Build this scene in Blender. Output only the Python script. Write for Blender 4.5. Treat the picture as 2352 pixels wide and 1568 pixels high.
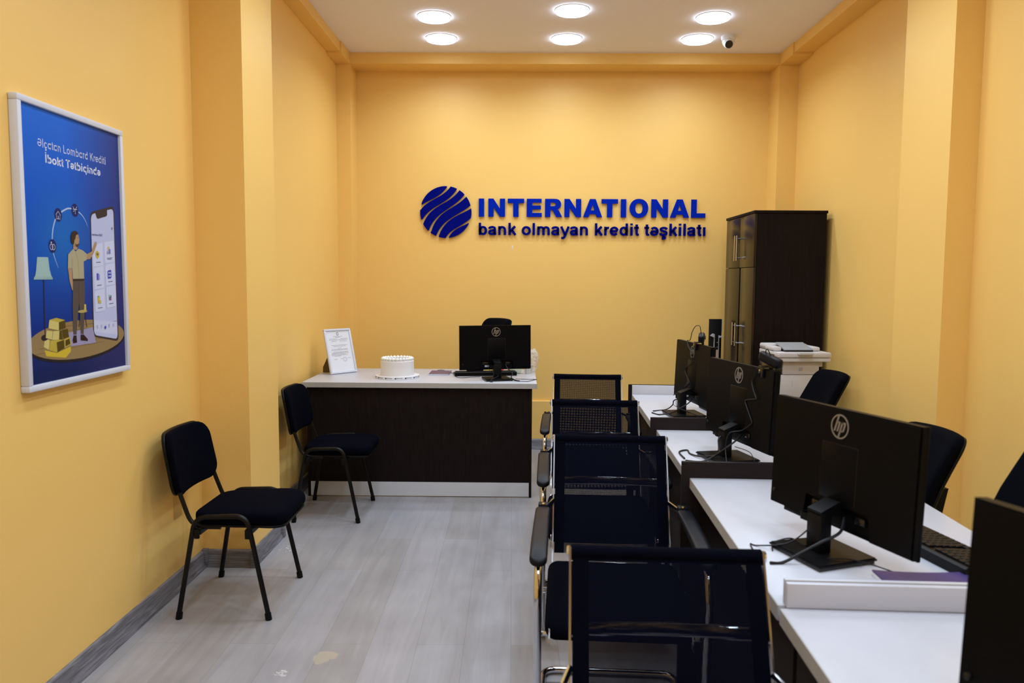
import bpy, bmesh, math, random
from mathutils import Vector, Matrix
for o in list(bpy.data.objects): bpy.data.objects.remove(o, do_unlink=True)
S = bpy.context.scene
COL = S.collection
PI = math.pi
V = Vector
# ------------------------------------------------------------ camera
FPX, PITCH, ROLL, YAW, CH = 1771.24, 0.0808, 0.0058, -0.0108, 1.4173
fwd = V((math.sin(YAW)*math.cos(PITCH), math.cos(YAW)*math.cos(PITCH), -math.sin(PITCH)))
rt = V((math.cos(YAW), -math.sin(YAW), 0)); up = rt.cross(fwd)
rt2 = rt*math.cos(ROLL)+up*math.sin(ROLL); up2 = -rt*math.sin(ROLL)+up*math.cos(ROLL)
cam = bpy.data.cameras.new('camera'); camo = bpy.data.objects.new('camera', cam); COL.objects.link(camo)
m = Matrix((rt2, up2, -fwd)).transposed().to_4x4(); m.translation = V((0, 0, CH)); camo.matrix_world = m
cam.sensor_width = 36; cam.lens = FPX*36/2352; cam.clip_start = .02
cam.dof.use_dof = True; cam.dof.focus_distance = 4.7; cam.dof.aperture_fstop = 4.5
S.camera = camo
# ------------------------------------------------------------ world, exposure
w = bpy.data.worlds.new('world'); S.world = w; w.use_nodes = True
w.node_tree.nodes['Background'].inputs[0].default_value = (.75, .85, 1, 1)
w.node_tree.nodes['Background'].inputs[1].default_value = 1.0
S.view_settings.view_transform = 'Standard'; S.view_settings.look = 'None'
S.view_settings.exposure = 0.22; S.view_settings.gamma = 1; S.view_settings.use_curve_mapping = False
LAMP_POWER = 9.0      # glow of each diffuser
LAMP_WATTS = 4.6      # downlight of each lamp
LAMP_COL = (.71, .86, 1.0)
LAMP_ROWS = [5.80, 5.33, 3.95, 3.45, 2.05, 1.55, 0.1, -.4]
# ------------------------------------------------------------ room constants (metres)
H = 3.172; D = 6.399; YE = 6.166; HB = 3.088
XLN, XLC, XLF, XB = -1.553, -1.311, -1.457, -1.346
XRN, XRC, XRF, XRB = 2.133, 2.0, 2.152, 2.002
YC, YD = 3.685, 4.13
YF = -1.6
DT = .75
# ------------------------------------------------------------ materials
def mat(name, col, rough=.5, metal=0, spec=.5, bump=None, noise=None, coat=0, emit=None, alpha=None, trans=0, sheen=0):
    m = bpy.data.materials.new(name); m.use_nodes = True; nt = m.node_tree; b = nt.nodes['Principled BSDF']
    b.inputs['Base Color'].default_value = (*col, 1); b.inputs['Roughness'].default_value = rough
    b.inputs['Metallic'].default_value = metal; b.inputs['Specular IOR Level'].default_value = spec
    b.inputs['Coat Weight'].default_value = coat; b.inputs['Sheen Weight'].default_value = sheen
    b.inputs['Transmission Weight'].default_value = trans
    if alpha is not None: b.inputs['Alpha'].default_value = alpha
    if emit: b.inputs['Emission Color'].default_value = (*emit[0], 1); b.inputs['Emission Strength'].default_value = emit[1]
    if bump or noise:
        tc = nt.nodes.new('ShaderNodeTexCoord')
    if noise:   # (scale xyz, amount)
        mp = nt.nodes.new('ShaderNodeMapping'); mp.inputs['Scale'].default_value = noise[0]
        n = nt.nodes.new('ShaderNodeTexNoise'); n.inputs['Scale'].default_value = 1; n.inputs['Detail'].default_value = 5
        mx = nt.nodes.new('ShaderNodeMix'); mx.data_type = 'RGBA'
        mx.inputs[6].default_value = (*[c*(1-noise[1]) for c in col], 1); mx.inputs[7].default_value = (*[min(1, c*(1+noise[1])) for c in col], 1)
        nt.links.new(tc.outputs['Object'], mp.inputs[0]); nt.links.new(mp.outputs[0], n.inputs['Vector'])
        nt.links.new(n.outputs['Fac'], mx.inputs[0]); nt.links.new(mx.outputs[2], b.inputs['Base Color'])
    if bump:    # (scale, strength)
        n = nt.nodes.new('ShaderNodeTexNoise'); n.inputs['Scale'].default_value = bump[0]; n.inputs['Detail'].default_value = 4
        bp = nt.nodes.new('ShaderNodeBump'); bp.inputs['Strength'].default_value = bump[1]; bp.inputs['Distance'].default_value = .003
        nt.links.new(tc.outputs['Object'], n.inputs['Vector']); nt.links.new(n.outputs['Fac'], bp.inputs['Height']); nt.links.new(bp.outputs[0], b.inputs['Normal'])
    return m
M = {}
WALLC = (.94, .60, .178)
M['wall'] = mat('yellow_wall_paint', WALLC, .48, bump=(60, .12), noise=((1.3, 1.3, 1.3), .02), spec=.4)
M['ceil'] = mat('ceiling_paint', (.93, .88, .95), .9, spec=.1)
M['white'] = mat('white_laminate', (.53, .535, .60), .34, noise=((7, 7, 7), .02))
M['edge'] = mat('worn_white_edging', (.42, .41, .41), .45, noise=((30, 9, 9), .12))
M['kick'] = mat('white_kickboard', (.62, .63, .68), .4)
M['wenge'] = mat('dark_wenge_laminate', (.013, .009, .0085), .5, spec=.05, noise=((90, 90, 6), .45))
M['wengeh'] = mat('dark_wenge_horizontal_grain', (.015, .011, .012), .42, spec=.10, noise=((6, 6, 120), .4))
M['wdoor'] = mat('wenge_door_satin', (.014, .009, .006), .24, spec=.36, noise=((60, 60, 5), .35))
M['black'] = mat('black_plastic', (.003, .003, .004), .42, spec=.16)
M['monitor'] = mat('matte_black_monitor_shell', (.002, .002, .003), .40, spec=.09)
M['gloss'] = mat('gloss_black_plastic', (.008, .008, .009), .15)
M['screen'] = mat('dark_screen_glass', (.006, .006, .008), .12)
M['cable'] = mat('black_cable_rubber', (.006, .006, .009), .42, spec=.3)
M['fab'] = mat('navy_black_fabric', (.0018, .0022, .0058), .95, bump=(700, .3), spec=.03)
M['staff'] = mat('black_office_fabric', (.0022, .0025, .0045), .9, bump=(900, .25), spec=.03)
M['steel'] = mat('black_painted_steel', (.0035, .003, .0035), .38, spec=.22)
M['chrome'] = mat('chrome', (.66, .68, .74), .09, metal=1)
M['rail'] = mat('dull_chrome_rail', (.40, .41, .45), .16, metal=1)
M['handle'] = mat('brushed_steel', (.62, .62, .64), .28, metal=1)
M['badge'] = mat('grey_metal_badge', (.34, .33, .34), .3, metal=.7)
M['pad'] = mat('armrest_plastic', (.007, .0075, .012), .40, spec=.14)
M['frame'] = mat('white_frame_plastic', (.68, .70, .80), .4, spec=.3)
M['paper'] = mat('white_paper', (.78, .79, .86), .7)
M['ink'] = mat('grey_ink', (.22, .22, .27), .7)
M['navyink'] = mat('navy_ink', (.02, .03, .13), .6)
M['print'] = mat('printer_white_plastic', (.62, .60, .62), .4)
M['printd'] = mat('printer_grey_tray', (.33, .34, .37), .45)
M['cake'] = mat('white_cream', (.82, .80, .80), .5)
M['lamp'] = mat('lamp_diffuser', (.9, .9, .9), .5, emit=(LAMP_COL, LAMP_POWER))
M['lampr'] = mat('lamp_rim', (.85, .85, .87), .4)
M['purple'] = mat('purple_card_cover', (.10, .055, .14), .4)
M['violet'] = mat('violet_card_cover', (.06, .04, .16), .45, spec=.3)
M['gold'] = mat('brass', (.7, .5, .2), .3, metal=1)
M['blue'] = mat('royal_blue_acrylic', (.0, .018, .42), .4, spec=.04)
M['dblue'] = mat('deep_blue_acrylic', (.0, .003, .19), .4, spec=.04)
M['outl'] = mat('painted_cover_plate', (.62, .37, .10), .5)
M['brown'] = mat('brown_card_strut', (.09, .055, .02), .7)
M['bag'] = mat('clear_plastic_bag', (.85, .82, .80), .35, alpha=.35)
M['clear'] = mat('clear_jar_plastic', (.75, .85, .72), .15, alpha=.4)
M['cup'] = mat('white_card_cup', (.78, .76, .72), .5)
M['dot'] = mat('dark_dots', (.08, .08, .10), .5)
M['red'] = mat('red_wrapper', (.55, .02, .02), .3); M['yel'] = mat('yellow_wrapper', (.65, .42, .05), .3); M['pink'] = mat('beige_wrapper', (.5, .33, .25), .4)
M['leaf'] = mat('green_leaf', (.06, .12, .04), .5)
M['glassedge'] = mat('pale_green_glass_edge', (.35, .55, .50), .2)
M['grey'] = mat('light_grey_plastic', (.45, .45, .50), .4)
M['white2'] = mat('white_enamel', (.80, .80, .84), .35)
def mesh_fabric():
    m = bpy.data.materials.new('black_mesh_fabric'); m.use_nodes = True; nt = m.node_tree; nt.nodes.clear(); N = nt.nodes.new
    out = N('ShaderNodeOutputMaterial'); mix = N('ShaderNodeMixShader'); tr = N('ShaderNodeBsdfTransparent'); d = N('ShaderNodeBsdfPrincipled')
    d.inputs['Base Color'].default_value = (.0015, .0022, .008, 1); d.inputs['Roughness'].default_value = .7; d.inputs['Specular IOR Level'].default_value = .03
    tc = N('ShaderNodeTexCoord'); sep = N('ShaderNodeSeparateXYZ'); nt.links.new(tc.outputs['Object'], sep.inputs[0])
    def wave(sock, per, duty):
        a = N('ShaderNodeMath'); a.operation = 'MULTIPLY'; a.inputs[1].default_value = 1/per; nt.links.new(sock, a.inputs[0])
        f = N('ShaderNodeMath'); f.operation = 'FRACT'; nt.links.new(a.outputs[0], f.inputs[0])
        g = N('ShaderNodeMath'); g.operation = 'GREATER_THAN'; g.inputs[1].default_value = duty; nt.links.new(f.outputs[0], g.inputs[0]); return g.outputs[0]
    p = N('ShaderNodeMath'); p.operation = 'MULTIPLY'
    nt.links.new(wave(sep.outputs['X'], .0032, .60), p.inputs[0]); nt.links.new(wave(sep.outputs['Z'], .0030, .62), p.inputs[1])
    nt.links.new(p.outputs[0], mix.inputs[0]); nt.links.new(d.outputs[0], mix.inputs[1]); nt.links.new(tr.outputs[0], mix.inputs[2]); nt.links.new(mix.outputs[0], out.inputs[0])
    return m
M['mesh'] = mesh_fabric()
def floor_mat():
    m = bpy.data.materials.new('grey_oak_laminate'); m.use_nodes = True; nt = m.node_tree; N = nt.nodes.new; L = nt.links.new; b = nt.nodes['Principled BSDF']
    tc = N('ShaderNodeTexCoord'); mp = N('ShaderNodeMapping'); mp.inputs['Rotation'].default_value = (0, 0, PI/2-.01); L(tc.outputs['Object'], mp.inputs[0])
    br = N('ShaderNodeTexBrick'); br.offset = .37; br.inputs['Scale'].default_value = 1; br.inputs['Mortar Size'].default_value = .0006; br.inputs['Mortar Smooth'].default_value = .1
    br.inputs['Brick Width'].default_value = 1.22; br.inputs['Row Height'].default_value = .182; br.inputs['Bias'].default_value = 0
    br.inputs['Color1'].default_value = (.312, .296, .306, 1); br.inputs['Color2'].default_value = (.350, .340, .372, 1); br.inputs['Mortar'].default_value = (.20, .19, .19, 1)
    L(mp.outputs[0], br.inputs[0])
    mp2 = N('ShaderNodeMapping'); mp2.inputs['Scale'].default_value = (14, 1.3, 1); L(tc.outputs['Object'], mp2.inputs[0])
    n = N('ShaderNodeTexNoise'); n.inputs['Scale'].default_value = 1.4; n.inputs['Detail'].default_value = 8; n.inputs['Distortion'].default_value = 1.2; L(mp2.outputs[0], n.inputs[0])
    n2 = N('ShaderNodeTexNoise'); n2.inputs['Scale'].default_value = 3.0; n2.inputs['Detail'].default_value = 3; L(tc.outputs['Object'], n2.inputs[0])
    r = N('ShaderNodeMapRange'); r.inputs[1].default_value = .3; r.inputs[2].default_value = .7; r.inputs[3].default_value = .90; r.inputs[4].default_value = 1.08; L(n.outputs['Fac'], r.inputs[0])
    r2 = N('ShaderNodeMapRange'); r2.inputs[1].default_value = .3; r2.inputs[2].default_value = .7; r2.inputs[3].default_value = .90; r2.inputs[4].default_value = 1.08; L(n2.outputs['Fac'], r2.inputs[0])
    mu = N('ShaderNodeMath'); mu.operation = 'MULTIPLY'; L(r.outputs[0], mu.inputs[0]); L(r2.outputs[0], mu.inputs[1])
    mx = N('ShaderNodeVectorMath'); mx.operation = 'SCALE'; L(br.outputs['Color'], mx.inputs[0]); L(mu.outputs[0], mx.inputs[3])
    # a dried yellow paint spill and white paint specks
    def spot(c, rad, sc, thr):
        d = N('ShaderNodeVectorMath'); d.operation = 'DISTANCE'; d.inputs[1].default_value = c; L(tc.outputs['Object'], d.inputs[0])
        nn = N('ShaderNodeTexNoise'); nn.inputs['Scale'].default_value = sc; nn.inputs['Detail'].default_value = 4; L(tc.outputs['Object'], nn.inputs[0])
        q = N('ShaderNodeMath'); q.operation = 'DIVIDE'; q.inputs[1].default_value = rad; L(d.outputs['Value'], q.inputs[0])
        s = N('ShaderNodeMath'); s.operation = 'SUBTRACT'; L(nn.outputs['Fac'], s.inputs[0]); L(q.outputs[0], s.inputs[1])
        t = N('ShaderNodeMapRange'); t.inputs[1].default_value = thr; t.inputs[2].default_value = thr+.08; L(s.outputs[0], t.inputs[0]); return t.outputs[0]
    cur = mx.outputs[0]
    for c, rad, sc, thr, colr, k in [((-.72, 2.78, 0), .12, 18, .12, (.60, .50, .32, 1), .4), ((-1.20, 3.95, 0), .55, 70, .49, (.62, .62, .66, 1), 1), ((-.85, 2.66, 0), .14, 60, .36, (.6, .6, .6, 1), .8)]:
        f = N('ShaderNodeMath'); f.operation = 'MULTIPLY'; f.inputs[1].default_value = k; L(spot(c, rad, sc, thr), f.inputs[0])
        x = N('ShaderNodeMix'); x.data_type = 'RGBA'; x.inputs[7].default_value = colr; L(f.outputs[0], x.inputs[0]); L(cur, x.inputs[6]); cur = x.outputs[2]
    L(cur, b.inputs['Base Color']); b.inputs['Roughness'].default_value = .38
    bp = N('ShaderNodeBump'); bp.inputs['Strength'].default_value = .08; bp.inputs['Distance'].default_value = .002; L(n.outputs['Fac'], bp.inputs['Height']); L(bp.outputs[0], b.inputs['Normal'])
    return m
M['floor'] = floor_mat()
def base_mat(name, rotz):
    m = bpy.data.materials.new(name); m.use_nodes = True; nt = m.node_tree; N = nt.nodes.new; L = nt.links.new; b = nt.nodes['Principled BSDF']
    tc = N('ShaderNodeTexCoord'); mp = N('ShaderNodeMapping'); mp.inputs['Scale'].default_value = (2.4, 2.4, 60); L(tc.outputs['Object'], mp.inputs[0])
    n = N('ShaderNodeTexNoise'); n.inputs['Scale'].default_value = 1.5; n.inputs['Detail'].default_value = 8; n.inputs['Distortion'].default_value = 2.2; L(mp.outputs[0], n.inputs[0])
    cr = N('ShaderNodeValToRGB'); cr.color_ramp.elements[0].position = .32; cr.color_ramp.elements[0].color = (.085, .08, .092, 1); cr.color_ramp.elements[1].position = .68; cr.color_ramp.elements[1].color = (.25, .24, .27, 1)
    L(n.outputs['Fac'], cr.inputs[0]); L(cr.outputs[0], b.inputs['Base Color']); b.inputs['Roughness'].default_value = .42
    return m
M['base'] = base_mat('grey_oak_skirting', 0)
def poster_mat():
    m = bpy.data.materials.new('blue_poster_print'); m.use_nodes = True; nt = m.node_tree; N = nt.nodes.new; L = nt.links.new; b = nt.nodes['Principled BSDF']
    tc = N('ShaderNodeTexCoord'); sep = N('ShaderNodeSeparateXYZ'); L(tc.outputs['Object'], sep.inputs[0])
    cr = N('ShaderNodeValToRGB'); e = cr.color_ramp.elements; mr = N('ShaderNodeMapRange'); mr.inputs[1].default_value = 0; mr.inputs[2].default_value = .915; L(sep.outputs['Y'], mr.inputs[0]); L(mr.outputs[0], cr.inputs[0])
    e[0].position = 0; e[0].color = (.006, .013, .07, 1); e[1].position = 1; e[1].color = (.014, .15, .74, 1)
    for p, c in [(.10, (.008, .022, .13)), (.22, (.003, .03, .24)), (.45, (.002, .075, .46)), (.7, (.002, .10, .60))]:
        q = e.new(p); q.color = (*c, 1)
    # the printed picture turns to dark purple at its right-hand side
    mr2 = N('ShaderNodeMapRange'); mr2.inputs[1].default_value = .25; mr2.inputs[2].default_value = .66; L(sep.outputs['X'], mr2.inputs[0])
    mx = N('ShaderNodeMix'); mx.data_type = 'RGBA'; L(mr2.outputs[0], mx.inputs[0]); L(cr.outputs[0], mx.inputs[6]); mx.inputs[7].default_value = (.030, .028, .14, 1)
    g = N('ShaderNodeVectorMath'); g.operation = 'DISTANCE'; g.inputs[1].default_value = (.23, .50, 0); L(tc.outputs['Object'], g.inputs[0])
    mg = N('ShaderNodeMapRange'); mg.inputs[1].default_value = 0; mg.inputs[2].default_value = .20; mg.inputs[3].default_value = .65; mg.inputs[4].default_value = 0; L(g.outputs['Value'], mg.inputs[0])
    m2 = N('ShaderNodeMix'); m2.data_type = 'RGBA'; L(mg.outputs[0], m2.inputs[0]); L(mx.outputs[2], m2.inputs[6]); m2.inputs[7].default_value = (.01, .17, .52, 1)
    L(m2.outputs[2], b.inputs['Base Color']); b.inputs['Roughness'].default_value = .4; b.inputs['Specular IOR Level'].default_value = .1
    return m
M['poster'] = poster_mat()
PM = {}
def pm(col):
    if col not in PM: PM[col] = mat('poster_ink_%d' % len(PM), col, .45, spec=.1)
    return PM[col]
# ------------------------------------------------------------ geometry helpers
class MB:
    def __init__(s): s.bm = bmesh.new(); s.mats = []; s.cur = 0
    def m(s, mt):
        if isinstance(mt, str): mt = M[mt]
        if mt not in s.mats: s.mats.append(mt)
        s.cur = s.mats.index(mt); return s
    def _fin(s, fs):
        for f in fs: f.material_index = s.cur
    def box(s, x0, x1, y0, y1, z0, z1, bev=0, mx=None, seg=2):
        r = bmesh.ops.create_cube(s.bm, size=1); vs = r['verts']
        T = Matrix.Translation(((x0+x1)/2, (y0+y1)/2, (z0+z1)/2)) @ Matrix.Diagonal((abs(x1-x0), abs(y1-y0), abs(z1-z0), 1))
        bmesh.ops.transform(s.bm, matrix=T, verts=vs)
        fs = set(f for v in vs for f in v.link_faces); s._fin(fs)
        if bev:
            es = list(set(e for v in vs for e in v.link_edges))
            rr = bmesh.ops.bevel(s.bm, geom=es, offset=bev, segments=seg, affect='EDGES', profile=.5); s._fin(rr['faces'])
            vs = list(set(v for f in rr['faces'] for v in f.verts) | set(v for v in vs if v.is_valid))
        if mx is not None: bmesh.ops.transform(s.bm, matrix=mx, verts=vs)
        return s
    def prism(s, pts, axis, a, b, mx=None):
        def P(p, c): return {'x': (c, p[0], p[1]), 'y': (p[0], c, p[1]), 'z': (p[0], p[1], c)}[axis]
        A = [s.bm.verts.new(P(p, a)) for p in pts]; B = [s.bm.verts.new(P(p, b)) for p in pts]; n = len(pts)
        fs = [s.bm.faces.new(A), s.bm.faces.new(B[::-1])]
        for i in range(n): fs.append(s.bm.faces.new((A[i], B[i], B[(i+1) % n], A[(i+1) % n])))
        s._fin(fs)
        if mx is not None: bmesh.ops.transform(s.bm, matrix=mx, verts=A+B)
        return s
    def poly(s, pts):
        f = s.bm.faces.new([s.bm.verts.new(p) for p in pts]); s._fin([f]); return s
    def tube(s, path, r, n=10, closed=False, caps=True):
        P = [V(p) for p in path]; rings = []; N = len(P)
        T0 = (P[1]-P[0]).normalized(); u = T0.orthogonal().normalized()
        for i in range(N):
            if closed: t = (P[(i+1) % N]-P[i-1]).normalized()
            else: t = (P[min(i+1, N-1)]-P[max(i-1, 0)]).normalized()
            u = (u-t*u.dot(t)).normalized(); v = t.cross(u)
            rr = r[i] if isinstance(r, (list, tuple)) else r
            rings.append([s.bm.verts.new(P[i]+(u*math.cos(a)+v*math.sin(a))*rr) for a in [2*PI*k/n for k in range(n)]])
        fs = []
        for i in range(N if closed else N-1):
            A, B = rings[i], rings[(i+1) % N]
            for k in range(n): fs.append(s.bm.faces.new((A[k], A[(k+1) % n], B[(k+1) % n], B[k])))
        if caps and not closed: fs += [s.bm.faces.new(rings[0][::-1]), s.bm.faces.new(rings[-1])]
        s._fin(fs); return s
    def lathe(s, prof, c=(0, 0, 0), n=32, mx=None):
        vs = []; rings = []
        for r, z in prof:
            if r < 1e-6: q = [s.bm.verts.new((c[0], c[1], c[2]+z))]
            else: q = [s.bm.verts.new((c[0]+r*math.cos(2*PI*k/n), c[1]+r*math.sin(2*PI*k/n), c[2]+z)) for k in range(n)]
            rings.append(q); vs += q
        fs = []
        for A, B in zip(rings, rings[1:]):
            for k in range(n):
                a = [A[k % len(A)], A[(k+1) % len(A)], B[(k+1) % len(B)], B[k % len(B)]]
                a = list(dict.fromkeys(a))
                if len(a) > 2: fs.append(s.bm.faces.new(a))
        s._fin(fs)
        if mx is not None: bmesh.ops.transform(s.bm, matrix=mx, verts=vs)
        return s
    def cyl(s, a, b, r, n=16): return s.tube([a, b], r, n)
    def pad(s, w, h, r, th, e, fn=None, crown=0, nc=6, inner=4):
        """rounded rectangular cushion w x h, thickness th along z, edge rounding e; fn deforms (x, y, z)"""
        def outline(i):
            W, Hh, R = w/2-i, h/2-i, max(r-i, .001); o = []
            for cx, cy, a0 in ((W-R, Hh-R, 0), (-W+R, Hh-R, PI/2), (-W+R, -Hh+R, PI), (W-R, -Hh+R, 1.5*PI)):
                for k in range(nc+1):
                    a = a0+PI/2*k/nc; o.append((cx+R*math.cos(a), cy+R*math.sin(a)))
            # subdivide straight runs
            q = []
            for i2 in range(len(o)):
                a, b = o[i2], o[(i2+1) % len(o)]; q.append(a); d = math.hypot(b[0]-a[0], b[1]-a[1])
                if d > .0001 and (i2 % (nc+1)) == nc:
                    for k in range(1, 6): q.append((a[0]+(b[0]-a[0])*k/6, a[1]+(b[1]-a[1])*k/6))
            return q
        rings = []
        for t in (1.0, .7, .35, 0):
            a = t*PI/2; rings.append([(x, y, -th/2+e*(1-math.sin(a))) for x, y in outline(e*(1-math.cos(a)))])
        for t in (0, .35, .7, 1.0):
            a = t*PI/2; rings.append([(x, y, th/2-e*(1-math.sin(a))) for x, y in outline(e*(1-math.cos(a)))])
        top = rings[-1]; bot = rings[0]
        def scaled(R0, f, z): return [(x*f, y*f, z) for x, y, _ in R0]
        fl = [1-k/inner for k in range(1, inner)]
        for f in fl: rings.append(scaled(top, f, th/2+crown*(1-f*f)))
        rb = [scaled(bot, f, -th/2) for f in reversed(fl)]
        rings = rb+rings
        fn = fn or (lambda x, y, z: (x, y, z))
        R = [[s.bm.verts.new(fn(*p)) for p in q] for q in rings]; n = len(R[0]); fs = []
        for A, B in zip(R, R[1:]):
            for k in range(n): fs.append(s.bm.faces.new((A[k], A[(k+1) % n], B[(k+1) % n], B[k])))
        for q, z, fl_ in ((R[0], -th/2, True), (R[-1], th/2+crown, False)):
            c = s.bm.verts.new(fn(0, 0, z))
            for k in range(n): fs.append(s.bm.faces.new((c, q[(k+1) % n], q[k]) if fl_ else (c, q[k], q[(k+1) % n])))
        s._fin(fs); return s
    def add(s, mesh, mx):
        n0 = len(s.bm.verts); f0 = len(s.bm.faces); s.bm.from_mesh(mesh); s.bm.verts.ensure_lookup_table(); s.bm.faces.ensure_lookup_table()
        bmesh.ops.transform(s.bm, matrix=mx, verts=s.bm.verts[n0:]); s._fin(s.bm.faces[f0:]); return s
    def build(s, name, parent=None, smooth=35, normals=True):
        if normals: bmesh.ops.recalc_face_normals(s.bm, faces=s.bm.faces)
        me = bpy.data.meshes.new(name); s.bm.to_mesh(me); s.bm.free()
        for mt in s.mats: me.materials.append(mt)
        if smooth:
            me.shade_smooth()
            try: me.set_sharp_from_angle(angle=math.radians(smooth))
            except Exception: pass
        o = bpy.data.objects.new(name, me); COL.objects.link(o)
        if parent: o.parent = parent
        return o
def B(mt): return MB().m(mt)
def tag(o, label, cat, group=None):
    o['label'] = label; o['category'] = cat
    if group: o['group'] = group
    return o
def thing(name, label, cat, loc=(0, 0, 0), rz=0, group=None, scale=None):
    o = bpy.data.objects.new(name, None); COL.objects.link(o); o.empty_display_size = .05
    o.location = loc; o.rotation_euler = (0, 0, rz); return tag(o, label, cat, group)
def struct(o): o['kind'] = 'structure'; return o
def dup(root, label, loc=None, rz=None, group=None):
    r = root.copy(); COL.objects.link(r); r['label'] = label
    if loc is not None: r.location = loc
    if rz is not None: r.rotation_euler = (0, 0, rz)
    if group: r['group'] = group
    for ch in list(root.children):
        c = ch.copy(); COL.objects.link(c); c.parent = r
        for g in ch.children:
            d = g.copy(); COL.objects.link(d); d.parent = c
    return r
def smoothp(pts, n=6, closed=False):
    P = [V(p) for p in pts]; out = []; N = len(P)
    for i in range(N if closed else N-1):
        a, b, c, d = (P[(i-1) % N], P[i], P[(i+1) % N], P[(i+2) % N]) if closed else (P[max(i-1, 0)], P[i], P[i+1], P[min(i+2, N-1)])
        for k in range(n):
            t = k/n; out.append(.5*((2*b)+(c-a)*t+(2*a-5*b+4*c-d)*t*t+(3*b-a-3*c+d)*t**3))
    if not closed: out.append(P[-1])
    return out
def filletp(pts, r, n=5):
    P = [V(p) for p in pts]; out = [P[0]]
    for i in range(1, len(P)-1):
        a, b, c = P[i-1], P[i], P[i+1]; d1 = (a-b).normalized(); d2 = (c-b).normalized()
        q = min(r, (a-b).length*.45, (c-b).length*.45); s0 = b+d1*q; s1 = b+d2*q
        for k in range(n+1):
            t = k/n; out.append(s0*(1-t)**2+b*2*t*(1-t)+s1*t*t)
    out.append(P[-1]); return out
_tc = {}
def text_mesh(body, size=1, off=0, ext=0, shear=0, spacing=1, align='LEFT'):
    cu = bpy.data.curves.new('t', 'FONT'); cu.body = body; cu.size = size; cu.offset = off; cu.extrude = ext; cu.shear = shear
    cu.space_character = spacing; cu.align_x = align; cu.resolution_u = 5
    o = bpy.data.objects.new('t', cu); COL.objects.link(o); dg = bpy.context.evaluated_depsgraph_get(); dg.update()
    me = bpy.data.meshes.new_from_object(o.evaluated_get(dg)); bpy.data.objects.remove(o); bpy.data.curves.remove(cu)
    xs = [v.co.x for v in me.vertices] or [0]; ys = [v.co.y for v in me.vertices] or [0]
    return me, min(xs), max(xs), min(ys), max(ys)
def split_glyphs(me):
    """meshes' connected islands merged where their x ranges overlap: one per letter"""
    bm = bmesh.new(); bm.from_mesh(me); bm.verts.ensure_lookup_table(); seen = set(); isl = []
    for v in bm.verts:
        if v.index in seen: continue
        st = [v]; seen.add(v.index); g = []
        while st:
            q = st.pop(); g.append(q)
            for e in q.link_edges:
                o = e.other_vert(q)
                if o.index not in seen: seen.add(o.index); st.append(o)
        isl.append([min(q.co.x for q in g), max(q.co.x for q in g), set(q.index for q in g)])
    isl.sort(key=lambda t: t[0]); out = []
    for a in isl:
        if out:
            ov = min(out[-1][1], a[1])-max(out[-1][0], a[0])
            if ov > .5*min(a[1]-a[0], out[-1][1]-out[-1][0]):
                out[-1] = [min(a[0], out[-1][0]), max(a[1], out[-1][1]), out[-1][2] | a[2]]; continue
        out.append(a)
    res = []
    for a in out:
        b2 = bm.copy(); b2.verts.ensure_lookup_table()
        bmesh.ops.delete(b2, geom=[v for v in b2.verts if v.index not in a[2]], context='VERTS')
        m2 = bpy.data.meshes.new('g'); b2.to_mesh(m2); b2.free(); res.append(m2)
    bm.free(); return res

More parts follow.
